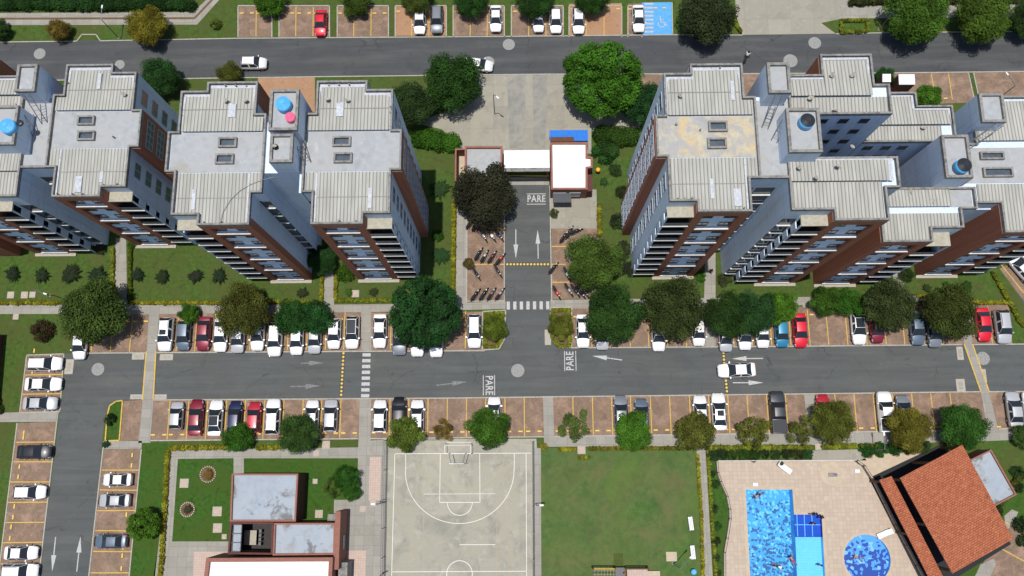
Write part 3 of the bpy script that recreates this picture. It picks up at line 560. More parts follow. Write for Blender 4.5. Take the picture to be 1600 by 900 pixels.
sheet_with_holes('pool_coping', o_, [[(x, y) for x, y in POOL]], .04, M['sand'])
# ================================================================ APARTMENT BUILDINGS
FH = 2.72
# window meshes, facing -Y, origin at the middle of the bottom edge, in the wall plane
def win_proto(w_, h_, mull=1, cross=False, glass='glass', fr='frame', t_=.05, dp=.06):
    f = MB(); f.box(-w_/2, w_/2, -dp, -.002, 0, t_); f.box(-w_/2, w_/2, -dp, -.002, h_-t_, h_); f.box(-w_/2, -w_/2+t_, -dp, -.002, t_, h_-t_); f.box(w_/2-t_, w_/2, -dp, -.002, t_, h_-t_)
    for i in range(mull):
        x = -w_/2+w_*(i+1)/(mull+1); f.box(x-t_/2, x+t_/2, -dp+.003, -.002, t_, h_-t_)
    if cross: f.box(-w_/2+t_, w_/2-t_, -dp+.006, -.002, h_*.5-t_/2, h_*.5+t_/2)
    g_ = MB().box(-w_/2+t_*.8, w_/2-t_*.8, -.03, -.004, t_*.8, h_-t_*.8)
    return f, g_, M[fr], M[glass]
WP = {}
def window(kind, parent, x, y, z, rz, name='window', args=None):
    """world position of the window, rz = rotation that turns its face"""
    if kind not in WP:
        f, g_, mf, mg = win_proto(**args); o = f.build(name, mf, parent, wloc=False); p = g_.build('pane', mg, o, wloc=False); WP[kind] = (o, p)
    else:
        o0, p0 = WP[kind]; o = o0.copy(); COL.objects.link(o); o.name = name; o.parent = parent; p = p0.copy(); COL.objects.link(p); p.parent = o
    pl = parent.location; o.location = (x-pl.x, y-pl.y, z-pl.z); o.rotation_euler.z = rz
    return o
W_SMALL = dict(w_=1.2, h_=1.25, mull=1, fr='rail'); W_SIDE = dict(w_=1.75, h_=1.5, mull=1, fr='frame', glass='glass_mid'); W_GRID = dict(w_=3.3, h_=1.75, mull=3, cross=True, fr='frame_white', glass='glass_mid', t_=.09); W_TINY = dict(w_=.95, h_=1.15, mull=0, fr='rail'); W_LAUN = dict(w_=1.06, h_=2.0, mull=0, fr='rail'); W_LAUN2 = dict(w_=1.35, h_=2.0, mull=0, fr='rail'); W_NICHE = dict(w_=1.9, h_=2.0, mull=0, fr='rail')
def corr(mb, x0, x1, y0, y1, z0, z1, pitch=.36, th=.05):
    """corrugated sheet sloping from z0 at y0 to z1 at y1"""
    k0 = math.ceil(x0/(pitch/2)); k1 = math.floor(x1/(pitch/2)); xs = [x0]+[k*pitch/2 for k in range(k0, k1+1)]+[x1]
    vs = []; h = lambda x: .03*cos(2*pi*x/pitch)
    for x in xs: vs += [(x, y0, z0+h(x)), (x, y1, z1+h(x)), (x, y0, z0-th-.05), (x, y1, z1-th-.05)]
    n = len(xs); fs = []
    for i in range(n-1):
        a = 4*i; b_ = a+4; fs += [(a, b_, b_+1, a+1), (a+2, a+3, b_+3, b_+2), (a, a+2, b_+2, b_), (a+1, b_+1, b_+3, a+3)]
    fs += [(0, 1, 3, 2), (4*n-4, 4*n-2, 4*n-1, 4*n-3)]
    mb.add(vs, fs)
def parapet(mb, poly, z, h=.45, wd=.2):
    n = len(poly)
    A = sum(poly[i][0]*poly[(i+1) % n][1]-poly[(i+1) % n][0]*poly[i][1] for i in range(n))
    if A < 0: poly = poly[::-1]
    P = [Vector(p) for p in poly]; ins = []
    for i in range(n):
        a, b_, c_ = P[i-1], P[i], P[(i+1) % n]; d1 = (b_-a).normalized(); d2 = (c_-b_).normalized(); n1 = Vector((-d1.y, d1.x)); n2 = Vector((-d2.y, d2.x))
        k = n1+n2; k = k/k.dot(n1) if abs(k.dot(n1)) > 1e-6 else n1; ins.append(b_+k*wd)
    vs = [(p.x, p.y, z-.02) for p in P]+[(p.x, p.y, z+h) for p in P]+[(p.x, p.y, z+h) for p in ins]+[(p.x, p.y, z-.02) for p in ins]
    fs = []
    for i in range(n):
        j = (i+1) % n; fs += [(i, j, n+j, n+i), (n+i, n+j, 2*n+j, 2*n+i), (2*n+i, 2*n+j, 3*n+j, 3*n+i), (3*n+i, 3*n+j, j, i)]
    mb.add(vs, fs)
class Bld:
    def __init__(s, label, loc, T):
        s.r = empty('apartment_building', loc, label=label, cat='apartment building'); s.T2 = T
        s.T = lambda x, y, z: (*T(x, y), z); s.mir = T(1, 0)[0] < T(0, 0)[0]
    def mb(s): return MB(s.T)
    def win(s, kind, x, y, z, face, **k):
        """face: 'S','E','W' in local frame"""
        if s.mir and face in 'EW': face = 'W' if face == 'E' else 'E'
        X, Y = s.T2(x, y); return window(kind, s.r, X, Y, z, {'S': 0, 'E': R(90), 'W': R(-90)}[face], **k)
    def wall(s, poly, zt, z0=0, m='wall_blue', name='wall'): return s.mb().prism(poly, z0, zt-.5).build(name, M[m], s.r)
    def para(s, poly, zt): 
        mb = s.mb(); parapet(mb, poly, zt-.5, .5); return mb.build('parapet', M['parapet'], s.r)
    def roof(s, x0, x1, y0, y1, z, z1=None):
        a, b_ = s.T2(x0, y0), s.T2(x1, y1); mb = MB(); X0, X1 = min(a[0], b_[0]), max(a[0], b_[0])
        corr(mb, X0, X1, a[1], b_[1], z, z if z1 is None else z1); return mb.build('roof_sheet', M['sheet'], s.r)
    def flash(s, rects, z):
        mb = s.mb()
        for i, (x0, x1, y0, y1) in enumerate(rects): mb.box(x0, x1, y0, y1, z, z+.05+i*.004)
        return mb.build('flashing', M['flash'], s.r)
    def front(s, x0, x1, y, zt, nf):
        """brown framed front with pale panels every two floors; wall plane behind is y+.35"""
        mb = s.mb(); z = zt-.55; pw = .85; mb.box(x0, x0+pw, y-.004, y+.36, 0, z); mb.box(x1-pw, x1, y-.004, y+.36, 0, z)
        pn = s.mb(); j = 0; prev = 0
        while True:
            zb = .45+2*FH*j
            if zb > zt-2.4: break
            ztp = min(zb+2*FH-.85, zt-1.5); mb.box(x0+pw, x1-pw, y-.004, y+.36, prev, zb); prev = ztp
            s.mb().box(x0+pw+.02, x1-pw-.02, y-.08, y+.3, zb+.003, zb+.1).build('window_ledge', M['ledge'], s.r); pn.box(x0+pw, x1-pw, y+.31, y+.345, zb+.003, ztp-.003)
            for dz in ([.35, FH+.35] if ztp-zb > 3.5 else [.35]):
                for xx in (x0+pw+.65, x1-pw-.65): s.win('small', xx, y+.31, zb+dz, 'S', args=W_SMALL)
            j += 1
        mb.box(x0+pw, x1-pw, y-.004, y+.36, prev, z)
        mb.build('brick_facade', M['wall_brown'], s.r); pn.build('render_panel', M['panel_blue'], s.r)
        s.mb().box(x0-.05, x1+.05, y-.42, y-.01, .0, .22).build('plinth', M['cover_light'], s.r)
    def balcony(s, x0, x1, y0, yb, zt, nf, side, fins=True):
        """open balconies between x0 and x1; side = +1/-1: on which end the pale side panels stand"""
        for k in range(nf-1):
            z = 1.65+FH*k; X, Y = s.T2((x0+x1)/2, y0)
            key = 'balc%.1f%d' % (abs(x1-x0), side*(-1 if s.mir else 1))
            o = None
            if key in WP:
                src = WP[key]; o = src[0].copy(); COL.objects.link(o); o.parent = s.r
                for q in src[1:]: c = q.copy(); COL.objects.link(c); c.parent = o
            else:
                hw = abs(x1-x0)/2; sd = side*(-1 if s.mir else 1); dp = yb-y0; m_ = MB().box(-hw, hw, 0, dp-.005, -.14, 0); m_.k = 1; m_.box(-hw+.02, hw-.02, -.1, -.002, -.1, .12)
                o = m_.build('balcony', [M['floor_dark'], M['ledge']], s.r, wloc=False); parts = [o]  # near-black slab top: shade of the balcony recess put into its colour
                r_ = MB().box(-hw+.03, hw-.03, .0, .04, .12, 1.0); r_.box(-hw, hw, -.03, .06, 1.0, 1.05); parts.append(r_.build('railing', M['rail'], o, wloc=False))
                d_ = MB().box(-hw+.3, hw-.3, dp-.05, dp-.008, .06, 2.2); parts.append(d_.build('glass_door', M['glass'], o, wloc=False))
                e = hw*sd; parts.append(MB().box(e-.12*(sd > 0), e+.12*(sd < 0), .05, dp-.01, .003, 1.55).build('side_panel', M['wall_blue'], o, wloc=False)); WP[key] = parts
            o.location = (X-s.r.location.x, Y-s.r.location.y, z)
        mb = s.mb(); e = x1 if side > 0 else x0; mb.box(e-.16 if side > 0 else e, e if side > 0 else e+.16, yb-.2, yb+.02, 0, zt-2); 
        mb.box(e-.12 if side > 0 else e, e if side > 0 else e+.12, y0-.02, y0+.14, 0, zt-2); mb.build('corner_post', M['wall_blue'], s.r)
        s.mb().box(x0+.02, x1-.02, y0-.03, yb-.01, zt-2.02, zt-1.8).build('canopy', M['canopy'], s.r)
    def laundry(s, x, y, zt, nf, kd='laun'):
        A_w = dict(laun=W_LAUN, laun2=W_LAUN2, niche=W_NICHE)[kd]; hw = A_w['w_']/2+.03
        for k in range(nf-1):
            z = 1.65+FH*k; s.win(kd, x, y, z+.1, 'S', args=A_w); s.mb().box(x-hw, x+hw, y-.22, y-.005, z-.02, z+.08).build('laundry_ledge', M['ledge'], s.r)
    def skylight(s, x, y, z, w_=1.9, h_=1.1):
        mb = s.mb(); parapet(mb, [(x-w_/2, y-h_/2), (x+w_/2, y-h_/2), (x+w_/2, y+h_/2), (x-w_/2, y+h_/2)], z, .38, .2); o = mb.build('skylight', M['parapet'], s.r)
        s.mb().box(x-w_/2+.21, x+w_/2-.21, y-h_/2+.21, y+h_/2-.21, z, z+.06).build('skylight_pane', M['glass_mid'], o)
    def ladder(s, a, b_):
        mb = s.mb(); a, b_ = Vector(a), Vector(b_); d = (b_-a); h = Vector((d.x, d.y, 0)); n_ = Vector((-h.y, h.x, 0)).normalized()*.3 if h.length > .01 else Vector((.3, 0, 0))
        mb.tube([a+n_, b_+n_], .05, 5); mb.tube([a-n_, b_-n_], .05, 5)
        k = max(3, int(d.length/.5))
        for i in range(1, k): p = a+d*i/k; mb.tube([p-n_, p+n_], .025, 5)
        mb.build('stair_ladder', M['steel'], s.r)
    def tower(s, x0, x1, y0, y1, zt, z0=0, name='roof_tower', m='slab'):
        poly = [(x0, y0), (x1, y0), (x1, y1), (x0, y1)]; o = s.mb().prism(poly, z0, zt-.4).build(name, M['wall_blue'], s.r)
        mb = s.mb(); parapet(mb, poly, zt-.4, .4, .28); mb.build('tower_parapet', M['parapet'], o); s.mb().box(x0+.29, x1-.29, y0+.29, y1-.29, zt-.395, zt-.33).build('tower_deck', M[m], o); return o
# wing in its own frame: d = distance from the building axis, y relative to the front
WPOLY = [(3.1,15.6),(8.4,15.6),(8.4,14.6),(11.1,14.6),(11.1,10.1),(12.1,10.1),(12.1,5.7),(11.1,5.7),(11.1,1.1),(8.4,1.1),(8.4,.35),(3.1,.35),(3.1,3.4),(2.0,3.4),(2.0,12),(3.1,12)]
def wing(label, cx, y0, zt, s, b=None, deck='slab', stain=None):
    nf = int(round((zt-1.2)/FH)); b = b or Bld(label, (cx+s*7, y0+7, 0), None)
    D = lambda d, y: (cx+s*d, y0+y)
    own = Bld.__new__(Bld); own.r = b.r; own.T2 = D; own.T = lambda x, y, z: (*D(x, y), z); own.mir = s < 0; b = own
    b.wall(WPOLY, zt)
    P2 = [(d, max(y, 0) if y != .35 else 0) for d, y in WPOLY]; b.para(P2, zt)
    b.mb().box(2.3, 11.8, 5.72, 10.05, zt-.5, zt-.44).build('roof_deck', M[deck], b.r)
    # brown sleeve at the front corners and the bulge
    mb = b.mb(); mb.box(8.4, 8.43, .0, 1.09, 0, zt-.55); mb.box(3.07, 3.1, .0, .85, 0, zt-.55); mb.build('brick_cheek', M['wall_brown'], b.r)
    mb = b.mb(); mb.box(11.12, 12.13, 5.66, 5.7, 0, zt-.55); mb.box(12.1, 12.14, 5.7, 10.1, 0, zt-.55); mb.box(8.4, 11.05, 14.6, 14.64, 0, zt-.55); mb.build('brick_bay', M['wall_brown'], b.r)
    mb = b.mb(); mb.box(3.07, 8.43, 15.6, 15.64, 0, zt-.55); mb.box(3.06, 3.1, 13.3, 15.6, 0, zt-.55); mb.build('brick_back', M['wall_brown'], b.r)
    b.front(3.1, 8.4, 0, zt, nf); b.balcony(8.4, 11.1, 0, 1.1, zt, nf, 1)
    for k in range(nf):
        z = .95+FH*k; b.win('side', 11.1, 3.7, z, 'E', args=W_SIDE); b.win('side', 11.1, 12.4, z, 'E', args=W_SIDE); b.win('grid', 12.14, 7.9, z-.1, 'E', args=W_GRID, name='bay_window')
    b.laundry(2.55, 3.4, zt, nf)
    # roof sheets
    b.roof(3.42, 8.1, .3, 5.6, zt-.42, zt-.30); b.roof(8.1, 10.8, 1.4, 5.6, zt-.395, zt-.30); b.roof(2.3, 3.42, 3.7, 5.6, zt-.35, zt-.30)
    b.roof(3.42, 8.1, 10.1, 15.0, zt-.1, zt-.32); b.roof(8.1, 10.75, 10.1, 14.1, zt-.1, zt-.30); b.roof(2.35, 3.42, 10.1, 11.7, zt-.1, zt-.2)
    b.flash([(3.4,8.1,14.95,15.3),(8.1,10.8,14.0,14.3),(3.36,3.6,12.05,15.0),(10.6,10.84,10.2,14.05),(3.37,3.55,.3,5.5)], zt-.33)
    b.skylight(5.9, 8.9, zt-.45); b.skylight(6.1, 7.1, zt-.45)
    g = random.Random(int(abs(cx*10)))
    b.mb().box(3.5, 10.7, 12.5, 12.56, zt-.2, zt-.13).build('sheet_lap', M['cover'], b.r); b.mb().box(3.5, 10.7, 2.9, 2.96, zt-.36, zt-.29).build('sheet_lap', M['cover'], b.r)
    for i in range(3):
        x = g.uniform(3.8, 9.6); y = g.choice([.6, 1.4, 11.6, 12.6]) if x < 8 else g.choice([1.7, 11.6]); w_ = g.choice([.36, .72, .72]); l_ = g.uniform(1.2, 2.2); b.mb().box(x, x+w_, y, y+l_, zt-.36 if y < 6 else zt-.22, (zt-.28 if y < 6 else zt-.07)+i*.012).build('repair_sheet', M['flash'], b.r)
    for i in range(7):
        x, y = g.choice([(g.uniform(3.6, 8), 15.15), (g.uniform(3.6, 8.0), .32), (g.uniform(8.6, 10.8), 1.35), (10.9, g.uniform(10.4, 14.0)), (3.5, g.uniform(12.2, 15)), (g.uniform(3, 11), g.uniform(6, 9.8))]); r_ = g.uniform(.06, .13)
        X, Y = b.T2(x, y); MB().cyl(X, Y, r_, zt-.45, zt+g.uniform(-.05, .25), 8).build('vent_pipe', M[g.choice(['rail', 'cover', 'steel'])], b.r)
    return b
# ---- A: the pair of wings left of the entrance
A_ = Bld('tall apartment block left of the entrance with blue and pink tanks on its roof', (-24, 31, 0), lambda x, y: (x, y))
wing('', -24, 23.8, 25.65, 1, A_); wing('', -24, 23.8, 25.65, -1, A_, deck='slab')
A_.tower(-24.8, -21.9, 32.7, 37.1, 28.5); A_.tower(-24.6, -22.3, 29.4, 32.4, 28.3, name='lift_tower')
A_.wall([(-26, 29.4), (-24.6, 29.4), (-24.6, 35), (-26, 35)], 25.65, name='core_wall'); A_.wall([(-22.3, 29.2), (-22, 29.2), (-22, 33), (-22.3, 33)], 25.2, name='core_wall')
A_.ladder((-22.6, 33.0, 28.3), (-21.5, 30.4, 25.4)); A_.mb().box(-22.3,-21.9,27.2,29.2,22,25.3).build('core_wall', M['wall_blue'], A_.r)
mb = MB(); q = [G(x, y, 25.4) for x, y in ((344,346),(349,330),(360,312),(375,298),(392,288),(410,281),(428,277))]; mb.tube([(x, y, 25.42) for x, y in q], .03, 5); mb.build('roof_cable', M['cover'], A_.r)
mb = MB(); mb.flat([G(x, y, 20) for x, y in ((148,206),(168,203),(190,203),(210,201),(209,214),(196,218),(178,214),(152,211))], 19.97)
# ---- C and its mirror image B: two wings of one type joined by a core
def pair(label, T, zt, front=True):
    b = Bld(label, (*T(27, 31), 0), T); nf = int(round((zt-1.2)/FH))
    c = Bld.__new__(Bld); s = -1 if not b.mir else 1; X0, Y0 = T(25.9, 23.9)
    wing('', X0, Y0, zt, s, b, deck='slab_stained' if not b.mir else 'slab')
    deck = [(23.9,27.3),(26.6,27.3),(26.6,29.4),(29.7,29.4),(29.7,33.9),(27.2,33.9),(27.2,36.0),(23.9,36.0)]
    b.wall(deck, zt, name='core_wall'); b.mb().prism([(23.6,27.6),(26.6,27.6),(26.6,29.4),(29.7,29.4),(29.7,33.9),(27.2,33.9),(27.2,35.6),(23.6,35.6)], zt-.5, zt-.445).build('roof_deck', M['slab'], b.r)
    b.mb().box(23.9,26.6,27.3,27.56,zt-.5,zt-.1).build('parapet', M['parapet'], b.r)
    S = [(26.6,24.0),(30.7,24.0),(30.7,23.25),(36,23.25),(36,26.2),(37.4,26.2),(37.4,29.4),(26.6,29.4)]
    b.wall(S, zt); b.para([(x, 22.9 if y == 23.25 else y) for x, y in S], zt)
    mb = b.mb(); mb.box(36, 36.03, 22.9, 26.2, 0, zt-.55); mb.box(30.67, 30.7, 22.9, 23.99, 0, zt-.55); mb.build('brick_cheek', M['wall_brown'], b.r)
    b.front(30.7, 36, 22.9, zt, nf); b.balcony(28, 30.7, 22.9, 24.0, zt, nf, -1); b.laundry(27.3, 24.0, zt, nf, 'laun2'); b.laundry(25.2, 27.3, zt, nf, 'niche')
    b.roof(30.9, 35.7, 23.2, 29.1, zt-.42, zt-.3); b.roof(26.9, 30.9, 24.3, 29.1, zt-.4, zt-.3)
    b.roof(26.75, 36.3, 26.9, 29.05, zt+.06, zt-.02); b.flash([(27,36.9,29.0,29.2),(36.35,36.75,26.9,29.1)], zt-.1)
    N = [(27.2,33.9),(37.4,33.9),(37.4,37.1),(35.9,37.1),(35.9,40.4),(30.7,40.4),(30.7,38.2),(27.2,38.2)]
    b.wall(N, zt); b.para(N, zt); mb = b.mb(); mb.box(30.66,30.7,38.2,40.4,0,zt-.55); mb.box(30.7,35.9,40.4,40.44,0,zt-.55); mb.build('brick_back', M['wall_brown'], b.r)
    b.roof(30.95, 35.6, 35.9, 39.9, zt+.0, zt-.3); b.roof(27.5, 30.95, 35.9, 37.8, zt+0, zt-.25); b.roof(27.4, 37.1, 34.15, 35.8, zt-.35, zt-.25)
    b.flash([(30.95,35.6,39.85,40.1),(27.5,30.9,37.75,37.95),(35.4,35.62,36.0,39.9)], zt-.26)
    for k in range(nf):
        for x in (31.0, 33.1, 35.2): b.win('tiny', x, 33.9, zt-2.3-FH*k, 'S', args=W_TINY, name='well_window')
    b.tower(24.4, 26.6, 35.0, 38.2, zt+2.6); t_ = b.tower(25.9, 29.1, 28.9, 33.4, zt+2.6, z0=zt-.45)
    b.ladder((25.4, 34.9, zt+2.5), (24.7, 32.6, zt-.4)); b.ladder((26.6,33.5,zt+2.5),(25.5,31.2,zt-.4))
    b.mb().box(26.9, 28.0, 33.6, 33.85, zt-.44, zt+1.7).build('orange_door', M['tank_brown'], b.r)
    return b
C_ = pair('tallest apartment block right of the entrance with ochre stains on its roof deck', lambda x, y: (x, y), 28.4)
B_ = pair('apartment block at the far left edge with one blue water tank on its roof tower', lambda x, y: (-53.7-(x-25.9), y-23.9+28.7), 20.4)
# ---- D: lower block on the right
D_ = Bld('lower apartment block at the right edge with blue and brown tanks on its roof tower', (48, 31, 0), lambda x, y: (x, y)); zt = 21.0; nf = 7
S = [(38.5,23.05),(43.8,23.05),(43.8,24.2),(47.2,24.2),(47.2,26.3),(48.9,26.3),(48.9,28.7),(38.5,28.7)]
D_.wall(S, zt); D_.para([(x, 22.7 if y == 23.05 else y) for x, y in S], zt)
mb = D_.mb(); mb.box(38.46,38.5,22.7,28.7,0,zt-.55); mb.box(43.8,43.83,22.7,24.19,0,zt-.55); mb.build('brick_cheek', M['wall_brown'], D_.r)
D_.front(38.5, 43.8, 22.7, zt, nf); D_.balcony(43.8, 46.5, 22.7, 24.2, zt, nf, 1)
D_.roof(38.8, 43.6, 23.0, 25.9, zt-.42, zt-.36); D_.roof(43.6, 46.9, 24.5, 25.9, zt-.4, zt-.36); D_.roof(38.8,46.2,26.6,28.5,zt-.1,zt-.2); D_.mb().box(46.3,48.6,26.6,28.7,zt-.5,zt-.44).build('roof_deck', M['slab'], D_.r)
N = [(37.5,33.9),(47.6,33.9),(47.6,38.1),(43.8,38.1),(43.8,39.7),(37.5,39.7)]
D_.wall(N, zt); D_.para(N, zt); D_.roof(37.8, 43.5, 35.9, 39.3, zt, zt-.3); D_.roof(43.5, 47.2, 35.9, 37.7, zt, zt-.25); D_.roof(37.8,46.2,34.15,35.8,zt-.35,zt-.25)
D_.flash([(43.2,43.45,37.7,39.3),(43.5,47.3,37.6,37.8),(47.05,47.3,35.9,37.7)], zt-.2)
for k in range(nf):
    for x in (38.6, 40.6, 42.4): D_.win('tiny', x, 33.9, zt-2.3-FH*k, 'S', args=W_TINY, name='well_window')
D_.tower(44.3, 47.1, 28.7, 33.4, 24.0)
zt = 20.4
Dk = [(47.1,28.7),(48.9,28.7),(48.9,27.1),(51.8,27.1),(51.8,24.15),(57.1,24.15),(57.1,24.9),(59.8,24.9),(59.8,29.4),(60.8,29.4),(60.8,33.8),(59.8,33.8),(59.8,39.4),(52.1,39.4),(52.1,36),(50,36),(50,33.9),(47.1,33.9)]
D_.wall(Dk, zt); D_.para([(x, 23.8 if y == 24.15 else y) for x, y in Dk], zt); D_.mb().box(47.3,60.5,29.45,33.5,zt-.5,zt-.44).build('roof_deck', M['slab'], D_.r)
mb = D_.mb(); mb.box(51.76,51.8,23.8,27.1,0,zt-.55); mb.box(57.1,57.13,23.8,24.89,0,zt-.55); mb.build('brick_cheek', M['wall_brown'], D_.r)
D_.front(51.8, 57.1, 23.8, zt, nf); D_.balcony(57.1, 59.8, 23.8, 24.9, zt, nf, 1)
D_.roof(52.1,56.8,24.1,29.3,zt-.42,zt-.3); D_.roof(56.8,59.5,25.2,29.3,zt-.4,zt-.3); D_.roof(49.6,52.1,27.4,29.3,zt-.36,zt-.3); D_.roof(50.3,59.5,34.2,38.9,zt-.05,zt-.3)
D_.tower(49.5, 52.1, 35.3, 38.6, 22.8, name='stair_tower'); D_.skylight(51.6, 32.5, zt-.45, 2.6, .9); D_.skylight(52.0, 30.6, zt-.45, 3.2, 1.1)
D_.laundry(47.9, 26.3, zt, nf); D_.ladder((51.6, 35.2, 22.6), (49.0, 33.5, 20.1)); D_.laundry(49.7, 27.1, 6, 2)
D_.mb().box(48.92,51.75,26.95,27.09,0,zt-2).build('core_wall', M['wall_blue'], D_.r)
# ---- L00: sliver of the next wing at the very left
E_ = Bld('sliver of a brown apartment wing at the left edge of the picture', (-69, 30, 0), lambda x, y: (x, y))
P_ = [(-72,27.4),(-65.9,27.4),(-65.9,31),(-72,31)]
E_.wall(P_, 14, m='wall_brown'); E_.para(P_, 14)
# ---- brown building corner at the left, lower lawn
x0, y0 = G(2, 520); F_ = empty('low_brown_building', (x0-3, y0-4.5, 0), label='low dark brown building cut off by the left edge beside the lawn', cat='building')
pl = PP([(-60,528),(6,524),(-4,640),(-70,645)]); MB().prism(pl, 0, 5).build('wall', M['salmon_shade_and_brown'], F_); mb = MB(); parapet(mb, pl, 5, .5); mb.build('parapet', M['salmon'], F_)
# ================================================================ roof furniture (top-level things)
def tank(x, y, z, r_, h, m, label, lid=None):
    t_ = empty('water_tank', (x, y, z), label=label, cat='water tank'); b_ = MB().cyl(x, y, r_*.86, z, z+h*.15, 20, r_); b_.cyl(x, y, r_, z+h*.15, z+h*.8, 20, r_*.95); b_.build('tank_body', M[m], t_, smooth=True)
    MB().cyl(x, y, r_*.95, z+h*.8, z+h, 20, r_*.35).cyl(x, y, r_*.3, z+h, z+h+.06, 16).build('lid', M[lid or m], t_)
tank(-23.3, 35.3, 28.15, .78, 1.2, 'tank_blue', 'sky blue water tank beside the pink tank on the stair tower'); tank(-22.6, 34.0, 28.15, .52, .8, 'tank_pink', 'pink water tank beside the blue one on the stair tower')
tx, ty = G(10,196,23.6); tank(tx, ty, 22.65, .85, 1.2, 'tank_blue', 'blue water tank on the tower at the far left edge')
tx, ty = G(28,190,23.2); tank(tx, ty, 22.65, .35, .4, 'tank_black', 'small black drum beside the blue tank at the far left')
tx, ty = G(1262,188,31.5); tank(tx, ty, 30.65, .75, 1.1, 'tank_blue', 'blue water tank with a dark lid on the tallest block', 'tank_black')
tx, ty = G(1508,257,24.8); tank(tx, ty, 23.65, .8, 1.3, 'tank_blue', 'blue water tank with dark lid, right hand roofs beside the brown tank', 'tank_black')
tx, ty = G(1523,269,23.0); tank(max(tx, 47.75), ty, 20.0, .5, 2.4, 'tank_brown', 'brown round tank beside the dark lidded blue one')
def dish(px, py, z, label, r_=.27, a=0):
    x, y = G(px, py, z+.4); t_ = empty('satellite_dish', (x, y, z), label=label, cat='satellite dish', group='dishes and aerials on the roofs')
    MB().tube([(x, y, z), (x, y, z+.55)], .03, 6).build('mast', M['steel'], t_); d = MB(); n = 14
    vs = [(x, y, z+.5)]+[(x+r_*cos(2*pi*i/n), y+r_*sin(2*pi*i/n)*.8, z+.6+.15*sin(2*pi*i/n+a)) for i in range(n)]; d.add(vs, [(0, i+1, (i+1) % n+1) for i in range(n)]); d.build('dish', M['cover_light'], t_)
    MB().tube([(x, y, z+.5), (x+.1, y-.35, z+.75)], .02, 5).build('feed_arm', M['steel'], t_)
zA, zB, zC, zD = 25.3, 20.05, 28.05, 20.3
for i, (px, py, z, lb) in enumerate([(194,148,zB,'dish on the corrugated roof of the left block near its upper right'),(353,158,zA,'left of two dishes on the upper sheets of the middle left wing'),(384,158,zA,'right of two dishes on the upper sheets of the middle left wing'),
  (512,156,zA,'left of two dishes on the upper sheets of the wing beside the entrance trees'),(543,157,zA,'right of two dishes on the upper sheets of the wing beside the entrance trees'),(1063,150,zC,'dish on the sheets left of the tallest roof'),(1300,118,zC,'left of two dishes on the highest rear roof sheets'),(1332,118,zC,'right of two dishes on the highest rear roof sheets'),
  (1266,154,zC,'aerial near the corner of the narrow sheet roof above the light well'),(1305,172,zC,'aerial at the lower rim of the narrow sheet roof above the light well'),(1309,260,zC+.4,'aerial in the middle of the narrow sheet roof below the light well'),(1275,278,zC+.4,'aerial low on the narrow sheet roof below the light well'),(1249,262,zC+.4,'red rimmed dish on the narrow sheet roof below the light well'),
  (1421,300,zD,'aerial on the upper part of the sheet roof left of the dark shaft'),(1455,315,zD,'aerial lower on the sheet roof right of the tallest block'),(1442,200,zD+.2,'dish on the narrow sheet strip of the right block'),(429,229,28.0,'dish on the small lift tower with the dark drum'),(1331,230,28,'small aerial on the white parapet beside the tallest tower')]): dish(px, py, z, lb, a=i)
tank(*G(430,229,28.2), 27.95, .3, .35, 'tank_black', 'small dark drum on the lift tower below the pink tank')
# ================================================================ gatehouse, entrance
def lowb(name, label, px_poly, zt, wallm, roofm, cat='building', ph=.35, pw=.25, zpx=None, extra=None):
    pl = [G(x, y, zt) for x, y in px_poly]; cx = sum(p[0] for p in pl)/len(pl); cy = sum(p[1] for p in pl)/len(pl); t_ = empty(name, (cx, cy, 0), label=label, cat=cat)
    MB().prism(pl, 0, zt-ph).build('wall', M[wallm], t_); mb = MB(); parapet(mb, pl, zt-ph, ph, pw); mb.build('parapet', M['salmon'], t_)
    A = sum(pl[i][0]*pl[(i+1) % len(pl)][1]-pl[(i+1) % len(pl)][0]*pl[i][1] for i in range(len(pl)))
    MB().flat(pl, zt-ph+.02).build('roof', M[roofm], t_); return t_, pl
g1, _ = lowb('gatehouse_wing', 'low gatehouse wing with stained roof, half hidden by a dark tree', [(726,228),(785,228),(785,283),(726,283)], 3.4, 'salmon', 'slab', ph=.5)
MB().box(*(G(711,232,2.6)[0], G(726,232,2.6)[0]-.02), G(726,283,2.6)[1], G(726,232,2.6)[1], 0, .3).build('side_yard', M['sand'], g1)
mb = MB(); xa, ya = G(711,232,2.6); xb, yb_ = G(726,283,2.6); mb.box(xa, xa+.2, yb_, ya, 0, 2.6); mb.box(xa+.2, xb-.03, ya-.2, ya, 0, 2.6); mb.build('yard_wall', M['salmon'], g1)
g2, pl2 = lowb('gatehouse', 'white roofed gatehouse with salmon walls right of the entrance lane', [(860,222),(918,222),(918,244),(926,245),(926,262),(918,263),(918,296),(861,296)], 3.6, 'salmon', 'white_roof')
xa, ya = G(861,305,1.5); s_ = min(p[1] for p in pl2)
for k, (dx, w_) in enumerate(((1.1,1.7),(3.1,1.5))): window('gh%d' % k, g2, xa+dx, s_-.004, 1.0, 0, args=dict(w_=w_, h_=1.4, mull=1, glass='glass_mid' if k else 'glass'))
MB().box(xa+.2, xa+2.6, s_-1.3, s_-.01, 2.2, 2.3).build('awning', M['rail'], g2)
xr = max(p[0] for p in pl2); MB().box(xr-.9, xr-.05, s_+.1, s_+2.4, 0, 2.6).build('side_annex', M['salmon_shade_and_brown'], g2)
t_ = empty('entrance_canopy', (*G(823,252,0), 0), label='white flat canopy spanning the entrance lane', cat='canopy')
x0, y0 = G(787.5,235,4.2); x1, y1 = G(859,262,4.2); MB().box(x0, x1, y1, y0, 3.95, 4.2).build('canopy_roof', M['white_roof'], t_); MB().box(x0, x1, y1-.45, y1-.01, 3.85, 4.1).build('gutter', M['parapet'], t_)
